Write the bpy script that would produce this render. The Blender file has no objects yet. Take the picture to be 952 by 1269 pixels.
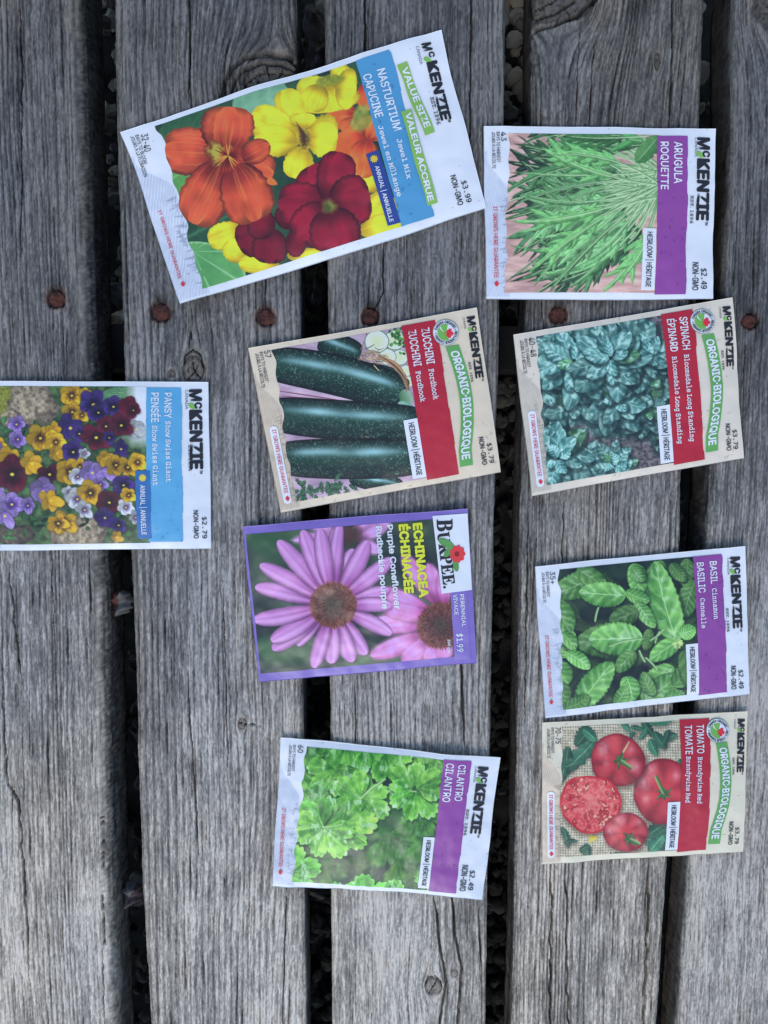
import bpy, math, os, random
import numpy as np

# ------------------------------------------------------------------ camera, world, sun, exposure
S = bpy.context.scene
FPX, PW, PH = 950.0, 952.0, 1269.0          # focal length and frame of the photograph, in its pixels
wy = np.array((0.0062, 0.9958, 0.0909)); wy /= np.linalg.norm(wy)
wz = np.array((0.0, -wy[2], wy[1])); wz /= np.linalg.norm(wz)
wx = np.cross(wy, wz)
M = np.array((wx, wy, wz))                  # camera axes -> world axes
CAM = -(M @ np.array((0, 0, -1.0))) * 0.38  # 38 cm above the planks, tipped five degrees

cam = bpy.data.cameras.new('camera'); camo = bpy.data.objects.new('camera', cam)
S.collection.objects.link(camo)
from mathutils import Matrix
m4 = Matrix.Identity(4)
for i in range(3):
    for j in range(3):
        m4[i][j] = M[i][j]
    m4[i][3] = CAM[i]
camo.matrix_world = m4
cam.sensor_fit = 'AUTO'; cam.sensor_width = 36.0; cam.lens = 36.0 * FPX / PH
cam.clip_start = 0.01; cam.clip_end = 200
S.camera = camo

SUN_EL, SUN_AZ = 46.0, 196.0                # a veiled sun, high, from beyond the lower edge of the picture
world = bpy.data.worlds.new('World'); S.world = world; world.use_nodes = True
wn = world.node_tree.nodes; wn.clear()
sky = wn.new('ShaderNodeTexSky'); sky.sky_type = 'NISHITA'; sky.sun_disc = False
sky.sun_elevation = math.radians(SUN_EL); sky.sun_rotation = math.radians(SUN_AZ)
sky.air_density = 1.0; sky.dust_density = 0.5; sky.ozone_density = 1.0
bg = wn.new('ShaderNodeBackground'); bg.inputs['Strength'].default_value = 0.15
wo = wn.new('ShaderNodeOutputWorld')
world.node_tree.links.new(sky.outputs[0], bg.inputs[0]); world.node_tree.links.new(bg.outputs[0], wo.inputs[0])
sun = bpy.data.lights.new('sun', 'SUN'); sun.energy = 0.8; sun.angle = math.radians(28); sun.color = (1.0, 0.95, 0.87)
suno = bpy.data.objects.new('sun', sun); S.collection.objects.link(suno)
from mathutils import Vector
el, az = math.radians(SUN_EL), math.radians(SUN_AZ)
suno.rotation_euler = Vector((math.sin(az) * math.cos(el), math.cos(az) * math.cos(el), math.sin(el))).to_track_quat('Z', 'Y').to_euler()
S.view_settings.view_transform = 'Standard'; S.view_settings.look = 'None'
S.view_settings.exposure = 0.60; S.view_settings.gamma = 1.0

# ------------------------------------------------------------------ small maths
rng = np.random.default_rng(11)
TAB = rng.random((16, 256, 256)).astype(np.float32)
def vn(x, y, s=0):
    t = TAB[s % 16]
    x = np.asarray(x, np.float32) + 37.3 * (s // 16); y = np.asarray(y, np.float32) + 11.7 * (s // 16)
    xi = np.floor(x); yi = np.floor(y)
    fx = x - xi; fy = y - yi
    fx = fx * fx * (3 - 2 * fx); fy = fy * fy * (3 - 2 * fy)
    xi = xi.astype(np.int64) & 255; yi = yi.astype(np.int64) & 255
    x1 = (xi + 1) & 255; y1 = (yi + 1) & 255
    return (t[xi, yi] * (1 - fx) + t[x1, yi] * fx) * (1 - fy) + (t[xi, y1] * (1 - fx) + t[x1, y1] * fx) * fy
def fbm(x, y, s=0, n=4):
    r = 0; a = .5
    for i in range(n):
        r = r + a * vn(x * 2 ** i, y * 2 ** i, s + i); a *= .5
    return r / (1 - .5 ** n)
def sstep(a, b, x):
    t = np.clip((x - a) / (b - a), 0, 1); return t * t * (3 - 2 * t)
def lin(c):
    c = np.asarray(c, float)
    return np.where(c <= 0.04045, c / 12.92, ((np.maximum(c, 0) + 0.055) / 1.055) ** 2.4)
ILL = np.array((0.80, 0.83, 0.98))          # paints are written as they look beside paper of 222,228,246
def alb(c255):
    return np.clip(lin(np.asarray(c255, float) / 255.0) / ILL * 1.07 + .010, 0.003, 0.88)  # the small lift puts a haze of reflected sky into every paint
def unproj(u, v, z=0.0):
    u = np.asarray(u, float); v = np.asarray(v, float)
    d = np.stack(((u - PW / 2) / FPX, -(v - PH / 2) / FPX, -np.ones_like(u)), -1) @ M.T
    t = (z - CAM[2]) / d[..., 2]
    return CAM + d * t[..., None]

# ------------------------------------------------------------------ materials
def nodes(name):
    m = bpy.data.materials.new(name); m.use_nodes = True
    return m, m.node_tree.nodes, m.node_tree.links, m.node_tree.nodes['Principled BSDF']
def print_mat(name, rough=0.36):
    m, n, l, p = nodes(name)
    a = n.new('ShaderNodeAttribute'); a.attribute_name = 'Col'
    l.new(a.outputs['Color'], p.inputs['Base Color'])
    p.inputs['Specular IOR Level'].default_value = 0.5
    tc = n.new('ShaderNodeTexCoord')
    no = n.new('ShaderNodeTexNoise'); no.inputs['Scale'].default_value = 90; no.inputs['Detail'].default_value = 3
    l.new(tc.outputs['Object'], no.inputs['Vector'])
    mr = n.new('ShaderNodeMapRange'); mr.inputs['To Min'].default_value = rough - .08; mr.inputs['To Max'].default_value = rough + .1
    l.new(no.outputs['Fac'], mr.inputs['Value']); l.new(mr.outputs[0], p.inputs['Roughness'])
    bu = n.new('ShaderNodeBump'); bu.inputs['Strength'].default_value = 0.12; bu.inputs['Distance'].default_value = 0.002
    l.new(no.outputs['Fac'], bu.inputs['Height']); l.new(bu.outputs[0], p.inputs['Normal'])
    return m
PRINT = print_mat('printed_paper')
INKS = {}
def ink(c255):
    k = tuple(c255)
    if k in INKS: return INKS[k]
    m, n, l, p = nodes('ink_%d_%d_%d' % k)
    tc = n.new('ShaderNodeTexCoord'); no = n.new('ShaderNodeTexNoise'); no.inputs['Scale'].default_value = 700
    l.new(tc.outputs['Object'], no.inputs['Vector'])
    cr = n.new('ShaderNodeMixRGB'); c = alb(c255)
    cr.inputs[1].default_value = (*(c * .93), 1); cr.inputs[2].default_value = (*np.minimum(c * 1.07, .92), 1)
    l.new(no.outputs['Fac'], cr.inputs[0]); l.new(cr.outputs[0], p.inputs['Base Color'])
    p.inputs['Roughness'].default_value = 0.45; p.inputs['Specular IOR Level'].default_value = 0.35
    INKS[k] = m; return m
def wood_mat():
    m, n, l, p = nodes('weathered_wood')
    a = n.new('ShaderNodeAttribute'); a.attribute_name = 'Col'
    tc = n.new('ShaderNodeTexCoord'); mp = n.new('ShaderNodeMapping'); mp.inputs['Scale'].default_value = (2600, 160, 2600)
    l.new(tc.outputs['Object'], mp.inputs['Vector'])
    no = n.new('ShaderNodeTexNoise'); no.inputs['Scale'].default_value = 1.0; no.inputs['Detail'].default_value = 4
    l.new(mp.outputs[0], no.inputs['Vector'])
    cr = n.new('ShaderNodeValToRGB')
    cr.color_ramp.elements[0].position = .3; cr.color_ramp.elements[0].color = (.72, .72, .73, 1)
    cr.color_ramp.elements[1].position = .7; cr.color_ramp.elements[1].color = (1.25, 1.25, 1.24, 1)
    l.new(no.outputs['Fac'], cr.inputs[0])
    mx = n.new('ShaderNodeMixRGB'); mx.blend_type = 'MULTIPLY'; mx.inputs[0].default_value = 1
    l.new(a.outputs['Color'], mx.inputs[1]); l.new(cr.outputs[0], mx.inputs[2]); l.new(mx.outputs[0], p.inputs['Base Color'])
    p.inputs['Roughness'].default_value = 0.62; p.inputs['Specular IOR Level'].default_value = 0.3
    bu = n.new('ShaderNodeBump'); bu.inputs['Strength'].default_value = .35; bu.inputs['Distance'].default_value = .0004
    l.new(no.outputs['Fac'], bu.inputs['Height']); l.new(bu.outputs[0], p.inputs['Normal'])
    return m
WOOD = wood_mat()
def rock_mat(name, c1, c2, rough, scale=120):
    m, n, l, p = nodes(name)
    tc = n.new('ShaderNodeTexCoord'); no = n.new('ShaderNodeTexNoise'); no.inputs['Scale'].default_value = scale; no.inputs['Detail'].default_value = 6
    l.new(tc.outputs['Object'], no.inputs['Vector'])
    cr = n.new('ShaderNodeValToRGB'); cr.color_ramp.elements[0].position = .38; cr.color_ramp.elements[1].position = .62
    cr.color_ramp.elements[0].color = (*c1, 1); cr.color_ramp.elements[1].color = (*c2, 1)
    l.new(no.outputs['Fac'], cr.inputs[0]); l.new(cr.outputs[0], p.inputs['Base Color']); p.inputs['Roughness'].default_value = rough
    bu = n.new('ShaderNodeBump'); bu.inputs['Strength'].default_value = .5; bu.inputs['Distance'].default_value = .001
    l.new(no.outputs['Fac'], bu.inputs['Height']); l.new(bu.outputs[0], p.inputs['Normal'])
    return m

# ------------------------------------------------------------------ mesh helpers
def tag(o, label=None, cat=None, group=None, kind=None):
    if label: o['label'] = label
    if cat: o['category'] = cat
    if group: o['group'] = group
    if kind: o['kind'] = kind
    return o
def raw_mesh(name, V, F4=None, polys=None, col=None, mat=None, parent=None, smooth=True):
    me = bpy.data.meshes.new(name)
    V = np.ascontiguousarray(V, np.float32)
    if F4 is not None:
        F4 = np.ascontiguousarray(F4, np.int32); k = F4.shape[1]
        loops = F4.ravel(); starts = np.arange(0, len(loops), k, dtype=np.int32); tot = np.full(len(F4), k, np.int32)
        if polys:
            ex = np.concatenate([np.asarray(q, np.int32) for q in polys])
            ls = np.array([len(q) for q in polys], np.int32)
            st = len(loops) + np.concatenate(([0], np.cumsum(ls)[:-1])).astype(np.int32)
            loops = np.concatenate((loops, ex)); starts = np.concatenate((starts, st)).astype(np.int32); tot = np.concatenate((tot, ls))
        me.vertices.add(len(V)); me.vertices.foreach_set('co', V.ravel())
        me.loops.add(len(loops)); me.loops.foreach_set('vertex_index', loops.astype(np.int32))
        me.polygons.add(len(starts)); me.polygons.foreach_set('loop_start', starts); me.polygons.foreach_set('loop_total', tot)
        me.update(calc_edges=True)
    else:
        me.from_pydata(V.tolist(), [], polys)
    if col is not None:
        at = me.color_attributes.new('Col', 'FLOAT_COLOR', 'POINT')
        c = np.ones((len(V), 4), np.float32); c[:, :3] = col; at.data.foreach_set('color', c.ravel())
    me.polygons.foreach_set('use_smooth', np.full(len(me.polygons), smooth, dtype=bool))
    if mat: me.materials.append(mat)
    o = bpy.data.objects.new(name, me); S.collection.objects.link(o)
    if parent: o.parent = parent
    return o
def grid_faces(ni, nj):
    i, j = np.meshgrid(np.arange(ni - 1), np.arange(nj - 1), indexing='ij')
    a = (i * nj + j).ravel()
    return np.stack((a, a + nj, a + nj + 1, a + 1), 1)
def empty(name, loc):
    o = bpy.data.objects.new(name, None); o.location = loc; o.empty_display_size = .02
    S.collection.objects.link(o); return o

# ------------------------------------------------------------------ the deck: five weathered planks
# edges read off the photograph (pixel x at a few pixel rows), laid out on the plank plane
E = dict(
    p1r=((0, 103), (400, 116), (720, 132), (1109, 140), (1269, 146)),
    p2l=((0, 140.5), (160, 143), (400, 151), (700, 161.5), (800, 166), (1109, 176), (1269, 186)),
    p2r=((0, 367), (370, 372), (700, 374), (1109, 377), (1269, 380)),
    p3l=((0, 402), (370, 406), (700, 408), (1269, 411)),
    p3r=((0, 628), (160, 625), (620, 614), (750, 611), (1109, 605), (1269, 602)),
    p4l=((0, 660), (160, 659), (620, 646), (1109, 638), (1269, 634)),
    p4r=((0, 874), (160, 868), (600, 846), (680, 844), (1109, 826), (1269, 815)),
    p5l=((0, 909), (160, 907), (600, 880), (680, 875), (1109, 853), (1269, 840)))
Y0, Y1 = 0.33, -0.40
def edge_fn(pts):
    w = np.array([unproj(x, y)[:2] for y, x in pts])
    o = np.argsort(w[:, 1]); w = w[o]
    # straight run-out past the frame
    a = np.polyfit(w[:, 1], w[:, 0], 1)
    ys = np.concatenate(([Y1], w[:, 1], [Y0])); xs = np.concatenate(([np.polyval(a, Y1)], w[:, 0], [np.polyval(a, Y0)]))
    return lambda y: np.interp(y, ys, xs)
ef = {k: edge_fn(v) for k, v in E.items()}
ef['p1l'] = lambda y: ef['p1r'](y) - 0.089
ef['p5r'] = lambda y: ef['p5l'](y) + 0.089
NAILS = [(1, 68.3, 370, 10.2), (2, 198.7, 387, 10.4), (2, 328.8, 393, 10.0), (3, 458.8, 392, 9.8), (4, 692, 390, 9.4), (5, 930.4, 398, 8.6)]
# knots: plank, x, y, rx, ry in photo pixels
KNOTS = [(2, 345, 97, 40, 24), (2, 239, 458, 13, 15), (2, 212, 463, 4.5, 5), (4, 690, -8, 46, 30), (3, 537, 1223, 10.5, 11), (3, 563, 1207, 4.5, 6),
         (5, 968, 2, 30, 30), (2, 300, 897, 5, 7), (1, 20, 800, 3, 6), (4, 815, 75, 3, 10)]
# cracks: plank, width in px, polyline
CRACKS = [(2, 2.2, ((233, -40), (235, 60), (233, 130))), (1, 2.2, ((10, 690), (19, 793), (28, 850))), (1, 2.6, ((2, 850), (9, 972), (23, 995), (30, 1100), (37, 1230))),
          (2, 1.6, ((233, 855), (240, 960), (246, 1060))), (3, 2.2, ((451.5, -40), (453, 80), (455, 200))), (3, 2.0, ((585, -40), (583, 150), (580, 230))),
          (3, 2.6, ((571, 640), (572, 820), (577, 940))), (3, 3.0, ((538, 1110), (545, 1170), (553, 1217), (548, 1250), (543, 1290))),
          (3, 3.2, ((560, 1095), (563, 1153), (572, 1200), (569, 1240), (566, 1290))), (3, 1.8, ((592, 1115), (597, 1200), (598, 1290))),
          (4, 2.4, ((684, 1060), (683, 1150), (682, 1300))), (4, 1.9, ((702, 1070), (703, 1180), (705, 1300))), (4, 3.2, ((805, 1060), (802, 1180), (797, 1300))),
          (4, 2.4, ((834, -40), (833, 90), (830, 170))), (4, 1.4, ((672, 130), (674, 260), (672, 420))), (4, 1.4, ((700, 610), (697, 700), (696, 800))),
          (1, 1.8, ((24, -30), (27, 150), (24, 330))), (1, 1.3, ((62, 640), (66, 760), (70, 900))), (3, 1.5, ((440, 840), (441, 900), (438, 1010))),
          (4, 1.4, ((655, 640), (654, 760), (650, 900))), (3, 1.3, ((475, 300), (476, 360), (459, 392))), (5, 1.4, ((925, 410), (922, 500), (920, 560))),
          (2, 1.4, ((330, 200), (329, 300), (329, 385))), (4, 1.2, ((720, 20), (716, 90), (714, 160))), (4, 1.2, ((738, 40), (733, 100), (731, 160))),
          (2, 1.2, ((276, 720), (279, 830), (283, 960))), (2, 1.3, ((355, 1100), (352, 1200), (350, 1300))), (1, 1.2, ((128, 1000), (126, 1120), (130, 1290)))]
ARCS = [(2, 5.5, ((275, 122), (279, 100), (288, 83), (305, 71), (330, 66), (355, 70), (372, 80))), (2, 3.4, ((286, 120), (292, 98), (304, 85), (322, 78), (346, 79), (370, 88))),
        (2, 1.6, ((300, 118), (306, 101), (320, 91), (345, 90), (372, 96))), (2, 1.3, ((318, 100), (330, 108), (345, 112))), (2, 1.3, ((350, 86), (345, 100), (352, 114))), (2, 1.2, ((330, 82), (334, 96))),
        (4, 4.6, ((660, 38), (690, 30), (716, 19), (740, -4))), (4, 3.2, ((660, 24), (690, 15), (712, 0))), (4, 1.6, ((661, 12), (684, 4), (700, -10))), (4, 1.4, ((690, 30), (694, 20))), (4, 1.4, ((708, 22), (704, 12))),
        (2, 1.6, ((228, 452), (230, 440), (239, 434), (249, 440), (252, 456))), (2, 1.2, ((232, 470), (240, 462), (246, 452))), (2, 1.2, ((238, 448), (240, 460), (247, 468))), (2, 1.5, ((233, 430), (236, 410), (238, 420))),
        (3, 1.4, ((527, 1220), (531, 1212), (539, 1210), (546, 1216), (548, 1226))), (3, 1.2, ((532, 1232), (538, 1222), (542, 1214))), (2, 1.2, ((296, 897), (304, 898), (330, 900)))]
TH = 0.025
def gp(u, v):
    p = unproj(u, v); return p[0] * 1000, p[1] * 1000
def plank(k, seed, ringsp, ringamp, warm, tone):
    L, R = ef['p%dl' % k], ef['p%dr' % k]
    NY = 1000; ys = np.linspace(Y0, Y1, NY)
    ntop, ns, nc = 300, 8, 7
    # cross-section: (fraction across, inward corner angle, depth down the side)
    rad = np.array([0.0026, 0.0026])
    if k == 1: rad = np.array([.003, .0062])
    prof = []
    for q in range(ns): prof.append(('L', None, TH - (TH - rad[0]) * q / ns))
    for q in range(nc): prof.append(('LC', math.pi / 2 * q / nc, None))
    for q in range(ntop): prof.append(('T', q / (ntop - 1), None))
    for q in range(nc): prof.append(('RC', math.pi / 2 * (q + 1) / nc, None))
    for q in range(ns): prof.append(('R', None, rad[1] + (TH - rad[1]) * (q + 1) / ns))
    NX = len(prof)
    xl = L(ys) + .0007 * (fbm(ys * 60, 0 * ys + seed, seed, 3) - .5); xr = R(ys) + .0007 * (fbm(ys * 60, 0 * ys + seed + 9, seed + 2, 3) - .5)
    X = np.zeros((NY, NX)); Z = np.zeros((NY, NX)); A = np.zeros((NY, NX)); NRM = np.zeros((NY, NX)); NXX = np.zeros((NY, NX))
    for i, (t, p, d) in enumerate(prof):
        if t == 'T':
            X[:, i] = xl + rad[0] + (xr - xl - rad[0] - rad[1]) * p; Z[:, i] = 0; A[:, i] = X[:, i]; NRM[:, i] = 1
        elif t == 'LC':
            X[:, i] = xl + rad[0] * (1 - math.sin(p)); Z[:, i] = -rad[0] * (1 - math.sin(math.pi/2 - (math.pi/2 - p)) if False else (1 - math.sin(p)) * 0) - rad[0] * (1 - math.sqrt(max(0, 1 - (1 - math.sin(p)) ** 2)))
            A[:, i] = xl + rad[0] - rad[0] * (math.pi / 2 - p); NRM[:, i] = math.sin(p); NXX[:, i] = -math.cos(p)
        elif t == 'RC':
            X[:, i] = xr - rad[1] * (1 - math.sin(p)); X[:, i] = xr - rad[1] + rad[1] * math.sin(p); Z[:, i] = -rad[1] * (1 - math.cos(p))
            A[:, i] = xr - rad[1] + rad[1] * p; NRM[:, i] = math.cos(p); NXX[:, i] = math.sin(p)
        elif t == 'L':
            X[:, i] = xl; Z[:, i] = -d; A[:, i] = xl - d; NXX[:, i] = -1
        else:
            X[:, i] = xr; Z[:, i] = -d; A[:, i] = xr + d; NXX[:, i] = 1
    # left corner as a plain quarter circle
    for i, (t, p, d) in enumerate(prof):
        if t == 'LC':
            X[:, i] = xl + rad[0] - rad[0] * math.cos(p); Z[:, i] = -rad[0] + rad[0] * math.sin(p)
    x = A * 1000.0; y = np.repeat(ys[:, None], NX, 1) * 1000.0
    # grain coordinate: slow wander, and a flow that parts round every knot
    g = x + 5 * (vn(x / 45, y / 190, seed) - .5) + 1.3 * (vn(x / 9, y / 48, seed + 1) - .5) + .35 * (vn(x / 2.5, y / 14, seed + 3) - .5)
    knotm = np.zeros_like(x); knr = np.ones_like(x) * 9; warmk = np.zeros_like(x)
    for (pk, u, v, rx, ry) in KNOTS:
        if pk != k: continue
        kx, ky = gp(u, v); rx *= .4; ry *= .4
        dx = (x - kx); dy = (y - ky)
        rho2 = (dx / rx) ** 2 + (dy / (ry * 1.5)) ** 2
        g = g - dx * np.where(rho2 > 1, 1 / np.maximum(rho2, 1) , 1) * .9
        wob = .18 * (vn(x / 2.2, y / 2.2, seed + 4) - .5) + .22 * (vn(x / 6, y / 6, seed + 5) - .5)
        rr = np.sqrt((dx / rx) ** 2 + (dy / ry) ** 2) + wob
        knotm = np.maximum(knotm, 1 - sstep(.92, 1.06, rr)); knr = np.minimum(knr, rr * 1.0)
        warmk = np.maximum(warmk, 1 - sstep(.9, 2.0, rr))
    ph = g / ringsp + 1.6 * vn(g / (ringsp * 3.5), y / 900, seed + 6)
    gro = (0.5 - 0.5 * np.cos(2 * np.pi * ph)) ** 3.2
    st = (.25 + .75 * sstep(.25, .7, vn(g / 15, y / 220, seed + 7) * .75 + .25 * vn(g / 5, y / 60, seed + 8))) * ringamp
    gro = gro * st
    f1 = vn(g / .62, y / 7, seed + 9); f2 = vn(g / 1.1, y / 20, seed + 10); f3 = vn(g / 2.6, y / 60, seed + 11)
    fine = .46 * f1 + .34 * f2 + .20 * f3
    speck = .6 * vn(x / .5, y / 1.0, seed + 12) + .4 * vn(g / .5, y / 2.4, seed + 21)
    broad = fbm(x / 26, y / 130, seed + 13, 3)
    blot = fbm(x / 9, y / 17, seed + 14, 3)
    H = -.6 * gro + .5 * (fine - .5) + .3 * (speck - .5) + .25 * (blot - .5)
    Lm = np.exp(1.8 * (fine - .5) + 1.35 * (speck - .5) + 1.15 * (broad - .5) + .65 * (blot - .5) - .95 * gro + .14)
    # sparse dark fibre checks
    chk = sstep(.80, .90, vn(g / .7, y / 26, seed + 15)); H -= .7 * chk; Lm -= .38 * chk
    lite = sstep(.80, .93, vn(g / .55, y / 7, seed + 20)); Lm += .42 * lite
    # knots
    kr = .5 + .5 * np.cos(knr * 17 + 3 * vn(x / 3, y / 3, seed + 2)); rim = np.exp(-((knr - 1.02) / .085) ** 2)
    rad_ck = sstep(.72, .84, vn(np.arctan2(vn(x/1.5, y/1.5, 3) + knr, 1) * 0 + x / 1.1, y / 1.1, seed + 5))
    Lm = Lm * (1 - knotm) + knotm * (.62 + .28 * kr + .4 * (speck - .5)) ; H = H * (1 - .6 * knotm) + knotm * (.15 * kr - .2 - .7 * rad_ck)
    Lm *= 1 - .3 * knotm * rad_ck
    Lm *= 1 - .62 * rim; H -= .9 * rim
    # cracks
    for (pk, w, pts) in CRACKS:
        if pk != k: continue
        q = np.array([gp(u, v) for u, v in pts]); q = q[np.argsort(q[:, 1])]
        cx = np.interp(y, q[:, 1], q[:, 0]) + .9 * (vn(y / 7, y * 0 + k, seed + 6) - .5) + .5 * (vn(y / 2, y * 0, seed + 7) - .5)
        tt = (y - q[0, 1]) / (q[-1, 1] - q[0, 1])
        ww = w * .4 * .62 * np.clip(np.minimum(tt, 1 - tt) * 6, 0, 1) * (.65 + .7 * vn(y / 11, y * 0 + 3, seed + 9))
        c = np.where((tt > 0) & (tt < 1), 1 - sstep(.35, 1.15, np.abs(x - cx) / np.maximum(ww, .05)), 0)
        H -= 3.2 * c; Lm *= 1 - .6 * c  # cut deep, and the occlusion inside is darkened into the colour as well
    for (pk, w, pts) in ARCS:
        if pk != k: continue
        q = np.array([gp(u, v) for u, v in pts]); pad = 4
        msk = np.nonzero((x > q[:, 0].min() - pad) & (x < q[:, 0].max() + pad) & (y > q[:, 1].min() - pad) & (y < q[:, 1].max() + pad))
        xx, yq = x[msk] + .8 * (vn(x[msk] / 3, y[msk] / 3, 5) - .5), y[msk] + .8 * (vn(x[msk] / 3, y[msk] / 3, 6) - .5); D = np.full(xx.shape, 99.)
        for a in range(len(q) - 1):
            e = q[a + 1] - q[a]; t = np.clip(((xx - q[a, 0]) * e[0] + (yq - q[a, 1]) * e[1]) / (e @ e), 0, 1); D = np.minimum(D, np.hypot(xx - q[a, 0] - t * e[0], yq - q[a, 1] - t * e[1]))
        c = 1 - sstep(.3, 1.2, D / (w * .4 * .6)); H[msk] -= 2.0 * c; Lm[msk] *= 1 - .66 * c
    # nail holes with a torn, rust-stained collar
    rust = np.zeros_like(x)
    for (pk, u, v, r) in NAILS:
        if pk != k: continue
        kx, ky = gp(u, v); r *= .4
        d = np.hypot(x - kx, y - ky) / r
        dn = d + .35 * (vn(x / 1.1, y / 3, seed) - .5)
        hole = 1 - sstep(1.0, 1.28, dn); H -= 1.7 * hole
        tail = np.exp(-((x - kx) / (r * .75)) ** 2) * np.exp(-(np.abs(y - ky) / (r * 2.6)) ** 2) * (.4 + .9 * vn(x / .8, y / 7, seed + 1))
        Lm *= 1 - .72 * (1 - sstep(1.0, 1.5, dn)); Lm *= 1 - .4 * np.clip(tail, 0, 1) * (y > ky)
        Lm *= 1 + .45 * np.clip(tail, 0, 1) * (y < ky) * (d > 1.3)
        notch = np.exp(-((x - kx - .2 * r) / (r * .7)) ** 2 - ((y - ky - r * 1.25) / (r * .75)) ** 2) * (.5 + .8 * vn(x / 1.3, y / 2.5, seed + 3)); Lm *= 1 - .75 * np.clip(notch, 0, 1); H -= .8 * notch  # dent above the head, with its shadow darkened into the wood
        rust = np.maximum(rust, (1 - sstep(1.0, 1.9, dn)) * .8)
    # base tone: the far ends of these planks are paler, the near ends darker
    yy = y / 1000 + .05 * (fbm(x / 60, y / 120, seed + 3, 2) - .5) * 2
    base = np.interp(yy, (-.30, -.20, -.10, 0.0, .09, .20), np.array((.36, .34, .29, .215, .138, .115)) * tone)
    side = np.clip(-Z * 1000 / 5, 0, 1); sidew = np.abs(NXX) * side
    turn = sstep(.18, .8, np.abs(NXX) * (NXX > 0 if k == 1 else 1)) * (1 if k == 1 else .45)   # dark, gritty arris
    base = base * (1 - .60 * np.clip(np.maximum(sidew * 1.1, turn), 0, 1))  # side faces darkened too: the shade of the gap put into the colour
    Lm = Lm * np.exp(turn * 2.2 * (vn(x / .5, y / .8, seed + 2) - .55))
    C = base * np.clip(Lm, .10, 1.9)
    # warmth: brownish along arrises and round knots, cool slate elsewhere
    e = np.minimum(x - xl[:, None] * 1000, xr[:, None] * 1000 - x)
    wm = np.clip(warm * vn(x / 20, y / 80, seed + 8) + .65 * np.exp(-np.clip(e, 0, None) / 5) * vn(x / 5, y / 40, seed + 9) + .5 * warmk + .25 * (blot - .5), 0, 1)[..., None]
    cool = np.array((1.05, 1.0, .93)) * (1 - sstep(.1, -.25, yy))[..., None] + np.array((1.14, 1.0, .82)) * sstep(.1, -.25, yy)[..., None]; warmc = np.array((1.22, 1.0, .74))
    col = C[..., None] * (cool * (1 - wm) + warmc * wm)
    col = col * (1 - rust[..., None]) + rust[..., None] * col * np.array((1.25, .78, .62))
    V = np.stack((X + NXX * H * .001 * np.where(NRM > 0, 1, .7), y / 1000, Z + NRM * H * .001 - .0003), -1)
    F = grid_faces(NY, NX)[:, ::-1]
    idx = np.arange(NY * NX).reshape(NY, NX)
    polys = [idx[0, :].tolist(), idx[-1, ::-1].tolist()]
    bot = np.stack((idx[:-1, 0], idx[1:, 0], idx[1:, -1], idx[:-1, -1]), 1)
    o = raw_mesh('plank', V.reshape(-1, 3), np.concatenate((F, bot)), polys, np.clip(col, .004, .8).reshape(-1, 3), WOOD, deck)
    return o

deck = empty('wooden_deck', (0, 0, 0))
tag(deck, 'weathered grey plank deck that all the seed packets lie on', 'deck')
PL = {}
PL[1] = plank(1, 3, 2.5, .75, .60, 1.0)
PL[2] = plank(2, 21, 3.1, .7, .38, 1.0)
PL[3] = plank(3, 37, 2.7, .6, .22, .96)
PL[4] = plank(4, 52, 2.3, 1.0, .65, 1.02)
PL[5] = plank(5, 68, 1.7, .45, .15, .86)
PL[1]['label'] = 'plank at the left edge with a rounded worn arris'
PL[4]['label'] = 'deeply ridged plank under the arugula, spinach, basil and tomato packets'
# joist that the nails are driven into
def box(name, c, s, mat, parent=None):
    v = np.array([(i, j, k) for i in (-1, 1) for j in (-1, 1) for k in (-1, 1)]) * np.array(s) / 2 + np.array(c)
    return raw_mesh(name, v, np.array(((0, 1, 3, 2), (4, 6, 7, 5), (0, 4, 5, 1), (2, 3, 7, 6), (0, 2, 6, 4), (1, 5, 7, 3))), None, None, mat, parent, False)
DARKW = rock_mat('shaded_joist_wood', (.004, .004, .005), (.009, .009, .009), .95, 60)  # near black: the shade under the planks is put into its colour
jy = unproj(300, 421)[1]
box('joist', (0, jy, -TH - .022), (.60, .022, .044), DARKW, deck)
RUST = rock_mat('rusty_iron', (.035, .012, .009), (.12, .036, .022), .9, 420)
def nail(k, u, v, r, i):
    p = unproj(u, v); r = r * .0004
    V = []; rings = [(0, .10), (.25, .16), (.5, .10), (.78, .04), (.95, -.06), (1.0, -.2), (.97, -.5), (.35, -.52), (.33, -6.5), (.0, -7)]
    n = 28; rs = np.random.default_rng(i)
    wob = 1 + .04 * rs.standard_normal(n)
    for (a, z) in rings:
        for q in range(n):
            t = 2 * math.pi * q / n
            V.append((p[0] + a * r * wob[q] * math.cos(t), p[1] + a * r * wob[q] * math.sin(t), -.0016 + z * r * .6 + .0002 * rs.standard_normal() * (a > .1) * (z > -.3)))
    F = []
    for a in range(len(rings) - 1):
        for q in range(n):
            F.append((a * n + q, a * n + (q + 1) % n, (a + 1) * n + (q + 1) % n, (a + 1) * n + q))
    raw_mesh('nail', np.array(V), np.array(F)[:, ::-1], None, None, RUST, PL[k])
for i, (k, u, v, r) in enumerate(NAILS): nail(k, u, v, r, i)

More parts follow.
